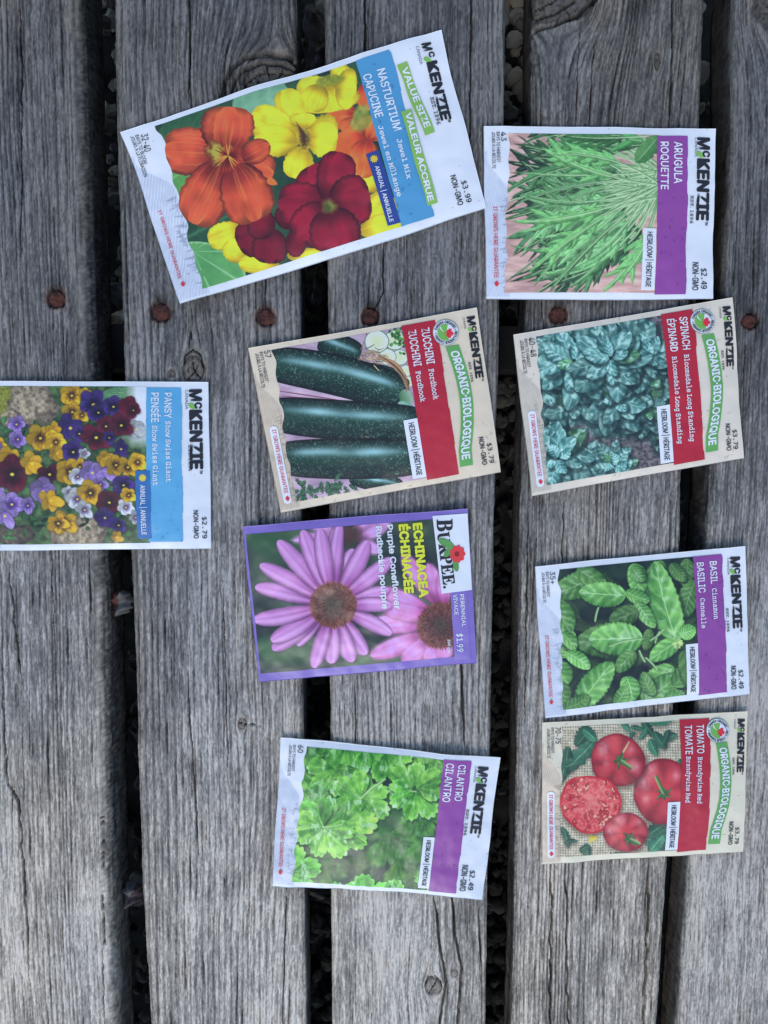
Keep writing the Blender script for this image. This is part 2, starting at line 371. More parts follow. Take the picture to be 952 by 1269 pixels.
# ------------------------------------------------------------------ what lies below the gaps
GZ = -0.066
SOIL = rock_mat('dark_soil', (.02, .018, .016), (.05, .046, .04), .95, 90)
gr = raw_mesh('ground', np.array(((-3, -3, GZ), (3, -3, GZ), (3, 3, GZ), (-3, 3, GZ))), np.array(((0, 1, 2, 3),)), None, None, SOIL)
tag(gr, 'bare ground under the deck', kind='structure')
def ico(sub):
    import bmesh
    bm = bmesh.new(); bmesh.ops.create_icosphere(bm, subdivisions=sub, radius=1)
    v = np.array([q.co[:] for q in bm.verts]); f = np.array([[w.index for w in q.verts] for q in bm.faces]); bm.free(); return v, f
IV, IF = ico(2); IV3, IF3 = ico(4)
def gravel():
    rs = np.random.default_rng(5); V = []; F = []; C = []; n = 0
    gaps = [lambda y: (ef['p1r'](y) + ef['p2l'](y)) / 2, lambda y: (ef['p2r'](y) + ef['p3l'](y)) / 2, lambda y: (ef['p3r'](y) + ef['p4l'](y)) / 2, lambda y: (ef['p4r'](y) + ef['p5l'](y)) / 2]
    for gi, f in enumerate(gaps):
        for q in range(1500):
            y = rs.uniform(-.40, .33); x = float(f(y)) + rs.normal(0, .014) - (.0 if gi != 3 else -.0) + [-.004, 0, .003, .006][gi] * -2
            r = rs.uniform(.0022, .0048); s = r * rs.uniform(.7, 1.25, 3)
            v = IV * s * (1 + .4 * (vn(IV[:, 0] * 1.6 + q, IV[:, 1] * 1.6 + IV[:, 2] * 1.3 + gi, q) - .5)[:, None] * 2)
            a = rs.uniform(0, 6.28); ca, sa = math.cos(a), math.sin(a)
            v = np.stack((v[:, 0] * ca - v[:, 1] * sa, v[:, 0] * sa + v[:, 1] * ca, v[:, 2] * .8), 1) + (x, y, GZ + r * .4 + rs.uniform(0, .009))
            V.append(v); F.append(IF + n); n += len(v)
            t = rs.uniform(.05, .30) * float(np.interp(y, (-.3, -.05, .15, .3), (.14, .22, 1.0, 1.9))); C.append(np.tile(t * np.array((1.12, 1.0, .80 + rs.uniform(-.08, .14))), (len(v), 1)))  # tone ramps along the gap, standing in for lit and shaded pebbles
    m, nn, l, p = nodes('gravel_stone'); at = nn.new('ShaderNodeAttribute'); at.attribute_name = 'Col'
    no = nn.new('ShaderNodeTexNoise'); no.inputs['Scale'].default_value = 500; mx = nn.new('ShaderNodeMixRGB'); mx.blend_type = 'MULTIPLY'; mx.inputs[0].default_value = .5
    l.new(at.outputs['Color'], mx.inputs[1]); l.new(no.outputs['Color'], mx.inputs[2]); l.new(mx.outputs[0], p.inputs['Base Color']); p.inputs['Roughness'].default_value = .85
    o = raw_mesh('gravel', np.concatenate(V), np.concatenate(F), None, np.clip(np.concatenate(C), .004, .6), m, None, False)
    tag(o, 'pale pea gravel seen down between the planks', 'gravel', kind='stuff')
gravel()
BLK = rock_mat('wet_black_stone', (.008, .008, .009), (.07, .072, .08), .25, 160)
TAN = rock_mat('tan_stone', (.20, .16, .11), (.50, .45, .32), .85, 260)
BRN = rock_mat('brown_flecked_stone', (.05, .03, .028), (.33, .29, .27), .8, 330)
GRY = rock_mat('grey_stone', (.06, .062, .066), (.14, .14, .14), .85, 200)
def stone(u, v, hx, hy, z, mat, label, seed, ang=0, sharp=.35):
    p = unproj(u, v, z); k = .0004 * (CAM[2] - z) / CAM[2]
    w = IV3 * (1 + sharp * (fbm(IV3[:, 0] * 1.3 + seed, IV3[:, 1] * 1.3 + IV3[:, 2] * 1.7, seed, 3) - .5)[:, None] * 2)
    # a few knapped facets
    rs = np.random.default_rng(seed)
    for q in range(9):
        n = rs.standard_normal(3); n /= np.linalg.norm(n); d = w @ n; w = w - np.clip(d - rs.uniform(.6, .85), 0, None)[:, None] * n
    w = w * np.array((hx * k, hy * k, min(hx, hy) * k * 1.0)); zb = w[:, 2].min()
    o = raw_mesh('stone', w - (0, 0, zb), IF3, None, None, mat); o.location = (p[0], p[1], GZ + .0035)
    # seat it on the gravel: scale its height so that its top reaches the level seen
    o.scale.z = max(.3, (z - GZ) / (w[:, 2].max() - zb) * 1.0)
    tag(o, label, 'stone', 'larger stones under the gaps'); return o
stone(150, 404, 28, 26, -.034, TAN, 'round tan and brown stone in the gap beside the pansy packet', 4)
stone(146, 362, 16, 19, -.042, GRY, 'grey stone just above the round tan stone in the left gap', 9)
stone(388, 28, 19, 26, -.030, BLK, 'black lump in the gap at the top edge, above another one', 14)
stone(387, 76, 19, 30, -.028, BLK, 'black shiny lump in the gap just above the nasturtium packet', 23)
stone(390, 352, 18, 34, -.030, BLK, 'black lump in the gap just below the nasturtium packet', 31)
stone(168, 1112, 20, 18, -.040, GRY, 'grey stone low in the left gap near the bottom', 38)
stone(394, 1110, 15, 10, -.040, GRY, 'grey stone in the gap just below the cilantro packet', 41)
# a curled dead leaf caught between two planks
def dead_leaf(u, v, z, L, W, ang, label, seed, c1, c2):
    p = unproj(u, v, z); n = 40; V = []; col = []
    for i in range(n):
        t = i / (n - 1)
        for j in range(n):
            s = j / (n - 1) * 2 - 1
            w = W * (t ** .6) * (1 - t) ** .5 * 1.5 * (1 + .15 * math.sin(t * 23 + s * 2))
            x = (t - .5) * L; y = s * w; zz = .003 * math.cos(s * 2.2) + .0015 * math.sin(t * 9 + s * 3) + .002 * t
            V.append((x * math.cos(ang) - y * math.sin(ang), x * math.sin(ang) + y * math.cos(ang), zz))
            q = abs(s) < .12 or abs((t * 9 - abs(s) * 2) % 1 - .5) > .46
            col.append(np.array(c2 if s > .05 else c1) * (.75 if q else 1) * (.8 + .4 * float(vn(t * 8, s * 6, seed))))
    m = print_mat('dry_leaf_%d' % seed, .6)
    o = raw_mesh('dead_leaf', np.array(V), grid_faces(n, n), None, np.array(col), m); o.location = tuple(p)
    so = o.modifiers.new('thick', 'SOLIDIFY'); so.thickness = .0003
    tag(o, label, 'leaf', 'dead leaves caught in the left gap')
dead_leaf(150, 747, -.007, .0135, .0085, 1.35, 'curled reddish brown dead leaf caught in the gap below the pansy packet', 3, (.12, .11, .095), (.075, .022, .016))
dead_leaf(164, 1108, -.014, .014, .008, 1.2, 'grey brown dead leaf scrap low in the gap near the bottom', 6, (.07, .045, .045), (.14, .13, .13))

# ------------------------------------------------------------------ printing: a small paint box that colours a packet's vertices
class Canvas:
    def __init__(s, X, Y, base, aa):
        s.shape = X.shape; s.X = X.ravel(); s.Y = Y.ravel(); s.aa = aa
        s.C = np.tile(np.asarray(base, float), (s.X.size, 1)) if np.ndim(base) == 1 else np.asarray(base, float).reshape(-1, 3).copy()
    def roi(s, x0, x1, y0, y1):
        return np.nonzero((s.X > x0) & (s.X < x1) & (s.Y > y0) & (s.Y < y1))[0]
    def put(s, i, a, c):
        a = np.clip(a, 0, 1)[:, None]; s.C[i] = s.C[i] * (1 - a) + a * c
    def blade(s, p0, p1, w, col, prof=(.7, .7), bow=0., jag=0., jf=7., al=1., soft=1., asym=0.):
        p0 = np.array(p0, float); p1 = np.array(p1, float); L = np.hypot(*(p1 - p0)) + 1e-6
        u = (p1 - p0) / L; n = np.array((-u[1], u[0])); m = w * .75 + abs(bow) * 1.2 + 3
        lo = np.minimum(p0, p1) - m; hi = np.maximum(p0, p1) + m
        i = s.roi(lo[0], hi[0], lo[1], hi[1])
        if not len(i): return
        rx = s.X[i] - p0[0]; ry = s.Y[i] - p0[1]
        t = (rx * u[0] + ry * u[1]) / L; q = rx * n[0] + ry * n[1]
        tc = np.clip(t, 1e-4, 1 - 1e-4)
        q = q - bow * 4 * tc * (1 - tc)
        a, b = prof; tm = a / (a + b); mx = tm ** a * (1 - tm) ** b
        W = w / 2 * tc ** a * (1 - tc) ** b / mx
        if jag: W = W * (1 + jag * (np.abs(((t * jf) % 1) - .5) * 2 - .7)) * (1 + .3 * jag * np.sin(t * jf * 4.7))
        d = W - np.abs(q) * (1 + asym * np.sign(q))
        d = np.minimum(d, np.minimum(t, 1 - t) * L + s.aa * .5)
        A = np.clip(d / (s.aa * soft) + .5, 0, 1) * al
        k = A > 0
        if not k.any(): return
        i = i[k]; t = t[k]; r = (q[k] / np.maximum(W[k], .6)); A = A[k]
        s.put(i, A, col(t, r, s.X[i], s.Y[i]) if callable(col) else np.asarray(col, float))
    def ell(s, c, rx, ry, col, ang=0., wob=0., seed=0, al=1., soft=1.):
        R = max(rx, ry) * (1 + wob) + 3
        i = s.roi(c[0] - R, c[0] + R, c[1] - R, c[1] + R)
        if not len(i): return
        dx = s.X[i] - c[0]; dy = s.Y[i] - c[1]; ca, sa = math.cos(ang), math.sin(ang)
        x = (dx * ca + dy * sa) / rx; y = (-dx * sa + dy * ca) / ry
        r = np.hypot(x, y); th = np.arctan2(y, x)
        if wob: r = r / (1 + wob * (np.sin(3 * th + seed) * .5 + np.sin(5 * th + 2.1 * seed) * .35 + np.sin(9 * th + seed * 3.3) * .2))
        A = np.clip((1 - r) * min(rx, ry) / (s.aa * soft) + .5, 0, 1) * al
        k = A > 0; i = i[k]
        if not len(i): return
        s.put(i, A[k], col(r[k], th[k], s.X[i], s.Y[i]) if callable(col) else np.asarray(col, float))
    def poly(s, pts, col, al=1., soft=1.):
        P = np.array(pts, float); lo = P.min(0) - 3; hi = P.max(0) + 3
        i = s.roi(lo[0], hi[0], lo[1], hi[1])
        if not len(i): return
        x = s.X[i]; y = s.Y[i]; ins = np.zeros(len(i), bool); D = np.full(len(i), 1e9)
        for a in range(len(P)):
            x0, y0 = P[a]; x1, y1 = P[(a + 1) % len(P)]
            c = ((y0 > y) != (y1 > y)) & (x < (x1 - x0) * (y - y0) / ((y1 - y0) if y1 != y0 else 1e-9) + x0)
            ins ^= c
            ex, ey = x1 - x0, y1 - y0; t = np.clip(((x - x0) * ex + (y - y0) * ey) / (ex * ex + ey * ey + 1e-9), 0, 1)
            D = np.minimum(D, np.hypot(x - x0 - t * ex, y - y0 - t * ey))
        A = np.clip(np.where(ins, D, -D) / (s.aa * soft) + .5, 0, 1) * al
        k = A > 0; i = i[k]
        if len(i): s.put(i, A[k], col(s.X[i], s.Y[i]) if callable(col) else np.asarray(col, float))
    def line(s, pts, w, col, al=1.):
        for a, b in zip(pts[:-1], pts[1:]): s.blade(a, b, w, col, (.05, .05), al=al)
    def fan(s, c, R, ang, span, lobes, col, seed=0, depth=.3, al=1., soft=1.):
        i = s.roi(c[0] - R * 1.2, c[0] + R * 1.2, c[1] - R * 1.2, c[1] + R * 1.2)
        if not len(i): return
        dx = s.X[i] - c[0]; dy = s.Y[i] - c[1]; r = np.hypot(dx, dy) / R
        th = (np.arctan2(dy, dx) - ang + np.pi) % (2 * np.pi) - np.pi
        f = th / span
        lo = np.abs(np.cos(f * np.pi * lobes / 2)) ** .45
        sc = np.abs(np.cos(f * np.pi * lobes * 1.55 + seed))
        Rm = (1 - depth + depth * lo) * (.93 + .075 * sc ** .7) * np.clip(1.16 - .42 * np.abs(f) ** 2.5, .05, 2)
        Rm = np.where(np.abs(f) < 1, Rm, .06)
        A = np.clip((Rm - r) * R / (s.aa * soft) + .5, 0, 1) * al; k = A > 0; i = i[k]
        if len(i): s.put(i, A[k], col(r[k] / Rm[k], f[k], s.X[i], s.Y[i]) if callable(col) else np.asarray(col, float))

def rgb(*c): return np.array(c, float)
def mixc(a, b, t): t = np.asarray(t)[..., None]; return np.asarray(a, float) * (1 - t) + np.asarray(b, float) * t
def leafcol(dark, light, rib, nv=7, sk=1.1, seed=0, mott=18., ribw=.06, crink=0., gloss=0., sheen=(214, 234, 218)):
    dark, light, rib = rgb(*dark), rgb(*light), rgb(*rib)
    def f(t, r, X, Y):
        ar = np.abs(r); v = (t * nv - ar ** .8 * sk + .55 * (vn(X / (mott * 1.6), Y / (mott * 1.6), seed + 8) - .5) + .12 * np.sign(r)) % 1
        pillow = 1 - np.abs(v - .5) * 2                              # between two veins the blade swells
        sh = .42 + .26 * r + .33 * (pillow - .4) * (.5 + crink) + .55 * (fbm(X / mott, Y / mott, seed, 3) - .5)
        c = mixc(dark, light, np.clip(sh, 0, 1))
        vein = np.exp(-((np.minimum(v, 1 - v)) / .06) ** 2) * (1 - ar) * .38
        c = mixc(c, rib, np.clip(vein + np.exp(-(ar / ribw) ** 2) * .85 * (t < .93), 0, 1))
        if gloss: c = mixc(c, sheen, np.clip(sstep(.52, .74, fbm(X / (mott * 1.1), Y / (mott * .8), seed + 5, 3) + .22 * (pillow - .5)) * (1 - ar ** 2) * gloss, 0, 1))
        edge = sstep(.86, 1.0, ar) * .35
        return mixc(c, dark * .55, edge)
    return f
def petalcol(inner, outer, streak, ns=9, seed=0, edge=.18):
    inner, outer, streak = rgb(*inner), rgb(*outer), rgb(*streak)
    def f(t, r, X, Y):
        c = mixc(inner, outer, sstep(.0, .55, t))
        s = vn(r * ns + 3, t * 1.6, seed) * .65 + vn(r * ns * 2.3, t * 3, seed + 1) * .35
        c = mixc(c, streak, np.clip((s - .5) * 1.9, 0, 1) * (1 - .5 * t))
        c = c * (1 + .30 * (fbm(X / 30, Y / 30, seed + 2, 2) - .5) + .09 * r)[:, None]
        c = mixc(c, streak, .35 * sstep(.72, .97, t) * vn(r * 5, t * 2, seed + 4))
        c = c * (.80 + .24 * sstep(.0, .5, t) + .10 * np.exp(-((r + .3) / .3) ** 2))[:, None]
        return c * (1 - edge * sstep(.78, 1., np.maximum(np.abs(r), t * 1.0 * (np.abs(r) > .4))))[:, None]
    return f

# ------------------------------------------------------------------ lettering
FD = os.path.join(bpy.utils.system_resource('DATAFILES'), 'fonts')
def font(fn):
    try: return bpy.data.fonts.load(os.path.join(FD, fn))
    except Exception: return None
F_SANS, F_MATH, F_MONO = font('Inter.woff2'), font('NotoSansMath-Regular.woff2'), font('DejaVuSansMono.woff2')
def mathabc(s, up, lo, dig):
    if F_MATH is None: return s
    return ''.join(chr(up + ord(c) - 65) if 'A' <= c <= 'Z' else chr(lo + ord(c) - 97) if 'a' <= c <= 'z' else chr(dig + ord(c) - 48) if dig and '0' <= c <= '9' else c for c in s)
STYLE = dict(sans=(F_SANS, .028), fine=(F_SANS, .008), bold=(F_SANS, .055), black=(F_SANS, .085), mono=(F_MONO, .02), type=(F_MONO, .03), serif=(F_MATH, .0), serifb=(F_MATH, .02))   # font, stroke growth in cap heights
GL = {}
def glyphs(s, style):
    if (s, style) in GL: return GL[(s, style)]
    f, off = STYLE[style]; t = s
    if style == 'serif': t = mathabc(s, 0x1D5A0 - 0, 0x1D5BA, 0) if False else s
    if style == 'serifb': t = mathabc(s, 0x1D400, 0x1D41A, 0x1D7CE)
    if style == 'type': t, f = mathabc(s, 0x1D670, 0x1D68A, 0x1D7F6), (F_MATH or f)
    def ev(tt):
        cu = bpy.data.curves.new('lettering', 'FONT'); cu.body = tt; cu.resolution_u = 4
        if f: cu.font = f
        o = bpy.data.objects.new('lettering', cu); S.collection.objects.link(o)
        dg = bpy.context.evaluated_depsgraph_get(); me = bpy.data.meshes.new_from_object(o.evaluated_get(dg))
        v = np.zeros(len(me.vertices) * 3, np.float32); me.vertices.foreach_get('co', v); v = v.reshape(-1, 3)[:, :2].astype(float)
        p = [list(q.vertices) for q in me.polygons]
        bpy.data.objects.remove(o); bpy.data.meshes.remove(me); bpy.data.curves.remove(cu); return v, p
    v, p = ev(t); h, _ = ev(mathabc('H', 0x1D400, 0x1D41A, 0) if style == 'serifb' else mathabc('H', 0x1D670, 0x1D68A, 0) if style == 'type' else 'H')
    cap = h[:, 1].max()
    v = v / cap; lay = [v]; z = [np.zeros(len(v))]; q = p; n0 = len(v)
    if off:                                                      # thicker strokes: shifted copies, each a hair above the last
        for k in range(8):
            t = k * math.pi / 4; lay.append(v + off * np.array((math.cos(t), math.sin(t)))); z.append(np.full(n0, (k + 1) * 6e-6)); q = q + [[w + n0 * (k + 1) for w in f] for f in p]
    v = np.concatenate(lay); z = np.concatenate(z)
    v = np.stack(((v[:, 0] - v[:, 0].min()) / (v[:, 0].max() - v[:, 0].min()), v[:, 1], z), 1)
    GL[(s, style)] = (v, q); return v, q

# ------------------------------------------------------------------ a packet lying on the planks
class Packet:
    """o, k: origin and scale of the crop the artwork was measured in; corners TL, TR, BR, BL in crop pixels
    (TL-TR is the long side: the packet's foot is at the left of the photograph and its head at the right)."""
    def __init__(s, label, o, k, corners, bulge, seed, lifts=(), wr=.0009, wob=2.2):
        s.o, s.k, s.seed, s.bulge, s.lifts, s.wr, s.wob = np.array(o, float), k, seed, bulge, lifts, wr, wob
        s.c = [np.array(q, float) for q in corners]
        ctr = sum(s.c) / 4; s.org = unproj(*(s.o + ctr / k)); s.org[2] = 0
        s.root = empty('seed_packet', tuple(s.org))
        tag(s.root, label, 'seed packet', 'seed packets laid out on the planks')
    def ab2c(s, a, b):
        a = np.asarray(a, float)[..., None]; b = np.asarray(b, float)[..., None]
        return s.c[0] * (1 - a) * (1 - b) + s.c[1] * a * (1 - b) + s.c[2] * a * b + s.c[3] * (1 - a) * b
    def c2ab(s, X, Y):
        a = np.full(np.shape(X), .5); b = np.full(np.shape(X), .5); P = np.stack((X, Y), -1)
        e1 = s.c[1] - s.c[0]; e2 = s.c[3] - s.c[0]; e3 = s.c[0] - s.c[1] - s.c[3] + s.c[2]
        for _ in range(4):
            f = s.ab2c(a, b) - P
            ja = e1 + b[..., None] * e3; jb = e2 + a[..., None] * e3
            det = ja[..., 0] * jb[..., 1] - ja[..., 1] * jb[..., 0]
            a = a - (f[..., 0] * jb[..., 1] - f[..., 1] * jb[..., 0]) / det
            b = b - (ja[..., 0] * f[..., 1] - ja[..., 1] * f[..., 0]) / det
        return a, b
    def h(s, a, b):
        A = np.clip(a, 0, 1); B = np.clip(b, 0, 1)
        z = .0020 + 1.35 * s.bulge * (4 * A * (1 - A)) ** .8 * (4 * B * (1 - B)) ** .8 * (.75 + .5 * vn(A * 2.3, B * 2.1, s.seed))
        z = z + s.wr * (fbm(A * 6.5 + s.seed, B * 4.5, s.seed + 1, 3) - .5) * 2 + .00022 * (fbm(A * 21, B * 15, s.seed + 2, 2) - .5)
        for (a0, b0, r, amp) in s.lifts: z = z + amp * np.exp(-(((A - a0) / r) ** 2 + ((B - b0) / (r * 1.3)) ** 2))
        return np.maximum(z, .0004)
    def world(s, X, Y, off=0.):
        X = np.asarray(X, float); Y = np.asarray(Y, float)
        a, b = s.c2ab(X, Y); w = unproj(s.o[0] + X / s.k, s.o[1] + Y / s.k) - s.org
        w[..., 2] = s.h(a, b) + off; return w
    def pouch(s, paint, step=3.4, base=(222, 228, 246)):
        L = np.hypot(*(s.c[1] - s.c[0])); Wd = np.hypot(*(s.c[3] - s.c[0])); na, nb = int(L / step), int(Wd / step)
        a, b = np.meshgrid(np.linspace(0, 1, na), np.linspace(0, 1, nb), indexing='ij')
        P = s.ab2c(a, b)
        # cut edges are never quite straight
        wob = s.wob
        ea = np.exp(-a * 18) - np.exp(-(1 - a) * 18); eb = np.exp(-b * 18) - np.exp(-(1 - b) * 18)
        P[..., 0] += wob * ea * (vn(b * 3, b * 0, s.seed + 3) - .5) * 2; P[..., 1] += wob * eb * (vn(a * 4, a * 0, s.seed + 4) - .5) * 2
        cv = Canvas(P[..., 0], P[..., 1], rgb(*base), step); paint(cv)
        top = s.world(P[..., 0], P[..., 1]); lowp = top.copy(); lowp[..., 2] = np.maximum(top[..., 2] - .0006, .0001)
        idx = np.arange(na * nb).reshape(na, nb); n0 = na * nb
        ring = np.concatenate((idx[:, 0], idx[-1, 1:], idx[-2::-1, -1], idx[0, -2:0:-1])); m = len(ring); q = np.arange(m)
        V = np.concatenate((top.reshape(-1, 3), lowp.reshape(-1, 3)))
        sk = np.stack((ring[q], n0 + ring[q], n0 + ring[(q + 1) % m], ring[(q + 1) % m]), 1)
        gf = grid_faces(na, nb); col = alb(cv.C); col = np.concatenate((col, col))
        s.body = raw_mesh('pouch', V, np.concatenate((gf[:, ::-1], sk, gf + n0)), None, col, PRINT, s.root)
        return s.body
    def strip(s, name, Lf, Rf, b0, b1, paint, base, step, off, parent=None, a_clip=None):
        """a printed panel: for each b from b0 to b1 it spans crop points Lf(b)..Rf(b)"""
        bb = np.linspace(b0, b1, max(3, int(np.hypot(*(Lf(b1) - Lf(b0))) / step)))
        l = np.array([Lf(q) for q in bb]); r = np.array([Rf(q) for q in bb])
        n = max(3, int(np.hypot(*(r[len(r) // 2] - l[len(l) // 2])) / step)); t = np.linspace(0, 1, n)[None, :, None]
        P = l[:, None] * (1 - t) + r[:, None] * t
        cv = Canvas(P[..., 0], P[..., 1], rgb(*base), step)
        if paint: paint(cv)
        V = s.world(P[..., 0], P[..., 1], off)
        F = grid_faces(*P.shape[:2])
        return raw_mesh(name, V.reshape(-1, 3), F, None, alb(cv.C), PRINT, parent or s.root)
    def abstrip(s, name, a0, a1, b0, b1, paint, base, step, off, parent=None, torn=0., wave=None):
        sd = s.seed
        def Lf(b):
            d = torn * (float(fbm(b * 14., 3. + sd, sd, 3)) - .5) + (wave(b) if wave else 0); return s.ab2c(a0 + d, b)
        def Rf(b):
            d = torn * (float(fbm(b * 14., 9. + sd, sd + 5, 3)) - .5) + torn * .6 * math.floor(((b * 2.3 + .2 * sd) % 1) * 2) * .7; return s.ab2c(a1 + d, b)
        return s.strip(name, Lf, Rf, b0, b1, paint, base, step, off, parent)
    def letters(s, name, specs, c255, off, parent=None):
        """specs: (text, style, start, end, cap height) in crop pixels, or (text, style, function, cap height)"""
        V, P, Z, n = [], [], [], 0
        for sp in specs:
            v, p = glyphs(sp[0], sp[1])
            if callable(sp[2]):
                X, Y = sp[2](v[:, 0], v[:, 1] * sp[3])
            else:
                p0, p1, hh = np.array(sp[2], float), np.array(sp[3], float), sp[4]; d = p1 - p0; u = d / np.hypot(*d); up = np.array((u[1], -u[0]))
                q = p0 + v[:, :1] * d + v[:, 1:2] * hh * up; X, Y = q[:, 0], q[:, 1]
            V.append(np.stack((X, Y), 1)); Z.append(v[:, 2]); P += [[w + n for w in f] for f in p]; n += len(v)
        Q = np.concatenate(V); W = s.world(Q[:, 0], Q[:, 1], off); W[:, 2] += np.concatenate(Z)
        return raw_mesh(name, W, None, P, None, ink(c255), parent or s.root, False)
    def shape(s, name, pts, c255, off, parent=None):
        Q = np.array(pts, float); W = s.world(Q[:, 0], Q[:, 1], off)
        return raw_mesh(name, W, None, [list(range(len(Q)))], None, ink(c255), parent or s.root, False)
    def L(s, a, b0, b1):                                        # ends of a text line whose baseline sits at a, from b0 to b1
        return tuple(s.ab2c(a, b0)), tuple(s.ab2c(a, b1))
    def hpx(s, da): return da * np.hypot(*(s.c[1] - s.c[0]))
    def T(s, txt, style, a0, a1, b0, b1):                       # the same, as a letters() spec
        p0, p1 = s.L(a0, b0, b1); return (txt, style, p0, p1, s.hpx(a1 - a0))

MAPLE = [(0, 1), (.17, .66), (.38, .76), (.30, .30), (.52, .52), (.58, .38), (.86, .42), (.76, .12), (.88, .04), (.48, -.28), (.52, -.46), (.05, -.38), (.05, -.8)]
MAPLE = MAPLE + [(-x, y) for x, y in MAPLE[::-1] if x != 0]
def maple(c, r, up):                                            # up = unit vector of the leaf's tip, crop pixels
    u = np.array(up, float); u /= np.hypot(*u); n = np.array((-u[1], u[0]))
    return [tuple(np.array(c) + r * (x * n + y * u)) for x, y in MAPLE]

WHITE, KRAFT = (212, 224, 242), (212, 197, 180)
def flecks(cv, P, n, c, seed, lo=3, hi=9, w=2.6):
    rs = np.random.default_rng(seed)
    for q in range(n):
        p = P.ab2c(rs.random(), rs.random()); a = rs.uniform(0, 6.28); l = rs.uniform(lo, hi)
        cv.blade(p, p + l * np.array((math.cos(a), math.sin(a))), w, rgb(*c), (.3, .3), al=rs.uniform(.3, .9))
def sketch(cv, P, back, inkc, aL=.105):
    """the drawn landscape along the foot of the packet"""
    a, b = P.c2ab(cv.X, cv.Y)
    hill = .012 + (.5 - .5 * np.cos(np.clip((b - .18) / .22, 0, 1) * np.pi)) * (aL - .012)
    A = np.clip((hill - a) / .006 + .5, 0, 1) * (b > .15) * (b < .985)
    c = mixc(back, inkc, .28 + .25 * np.sin((a * 620 + b * 150 + 3 * vn(b * 20, a * 20, 3))) * (vn(a * 60, b * 9, 4) > .35) + .25 * (vn(a * 90, b * 40, 5) - .5))
    i = np.nonzero(A > 0)[0]; cv.put(i, A[i] * .85, c[i])
    rs = np.random.default_rng(P.seed)
    for q in range(26):                                         # roof lines, trunks and hedges in pencil
        b0 = rs.uniform(.42, .95); a0 = rs.uniform(.055, aL - .02); ln = rs.uniform(.01, .035)
        cv.blade(P.ab2c(a0, b0), P.ab2c(a0 + ln, b0 + rs.uniform(-.01, .01)), 3.2, rgb(*inkc) * .86, (.2, .2), al=.7)
        cv.blade(P.ab2c(a0 + ln, b0 - .012), P.ab2c(a0 + ln * .7, b0 + .02), 3, rgb(*inkc) * .86, (.2, .2), al=.6)
def wavyfoot(P):
    sd = P.seed
    return lambda b: .010 * (float(fbm(b * 9 + sd * 1.7, 1.5, sd + 2, 3)) - .5) * 2 + .004 * math.sin(b * 40 + sd) + (.012 * math.cos(b * 3.1))

def brand(P, a0, a1, b0, b1, canada, est, dark=(28, 30, 38), grey=(70, 74, 86)):
    L = b1 - b0; da = a1 - a0
    br = P.letters('brand_lettering', [P.T('M', 'black', a0, a1, b0, b0 + .145 * L), P.T('C', 'black', a0 + da * .45, a1 + da * .02, b0 + .158 * L, b0 + .238 * L),
        P.T('KENZIE', 'black', a0, a1, b0 + .25 * L, b0 + .975 * L), P.T('TM', 'bold', a0 + .78 * da, a1, b0 + .985 * L, b0 + 1.03 * L)], dark, .00032)
    c = P.ab2c(a0 + da * .16, b0 + .2 * L); r = P.hpx(da) * .42; tip = P.ab2c(a0 + da * .5, b0 + .235 * L) - c
    t = np.linspace(0, 2 * np.pi, 18)[:-1]; u = tip / np.hypot(*tip); n = np.array((-u[1], u[0]))
    P.shape('brand_leaf', [tuple(c + r * (math.cos(q) * u * (1 if math.cos(q) > 0 else .8) + .55 * math.sin(q) * abs(math.sin(q)) ** .2 * n)) for q in t], (116, 170, 82), .00034, br)
    P.letters('founding_lettering', [P.T('CANADA', 'serif', canada[0], canada[1], canada[2], canada[3]), P.T('EST. 1896', 'type', est[0], est[1], est[2], est[3])], grey, .0003)
def price(P, txt, a0, a1, b0, b1, n0, n1, m0, m1):
    P.letters('price_lettering', [P.T(txt, 'mono', a0, a1, b0, b1)], (44, 46, 56), .0003)
    P.letters('seed_note_lettering', [P.T('NON-GMO', 'sans', n0, n1, m0, m1)], (36, 38, 48), .0003)
def heirloom(P, a0, a1, b0, b1):
    tg = P.abstrip('heirloom_tag', a0, a1, b0, b1, None, (232, 236, 247), 9, .0004)
    w = a1 - a0; l = b1 - b0
    P.letters('tag_lettering', [P.T('HEIRLOOM | HÉRITAGE', 'sans', a0 + w * .32, a0 + w * .70, b0 + l * .06, b1 - l * .05)], (40, 42, 52), .00055, tg)
def harvest(P, txt, word, jour, A, B, D):
    P.letters('harvest_lettering', [P.T(txt, 'fine', *A), P.T(word, 'fine', *B), P.T(jour, 'fine', *D)], (52, 54, 64), .0003)
def guarantee(P, a0, a1, b0, b1, pill=None):
    par = None
    if pill:
        pa0, pa1, pb0, pb1 = pill; r = (pa1 - pa0) / 2; am = (pa0 + pa1) / 2
        rb = r * np.hypot(*(P.c[1] - P.c[0])) / np.hypot(*(P.c[3] - P.c[0]))
        def half(b):
            e = min(b - pb0, pb1 - b); return r * math.sqrt(max(0, 1 - (1 - min(1, max(0, e) / rb)) ** 2))
        par = P.strip('guarantee_tag', lambda b: P.ab2c(am - half(b), b), lambda b: P.ab2c(am + half(b), b), pb0, pb1, None, (228, 232, 244), 3, .0003)
    P.letters('guarantee_lettering', [P.T('IT GROWS HERE GUARANTEE', 'fine', a0, a1, b0, b1)], (196, 48, 66), .00045, par)
    c = P.ab2c((a0 + a1) / 2, b1 + .032); up = P.ab2c(a1, b1) - P.ab2c(a0, b1)
    P.shape('maple_leaf_mark', maple(c, P.hpx(a1 - a0) * .8, up), (200, 44, 60), .00045, par)
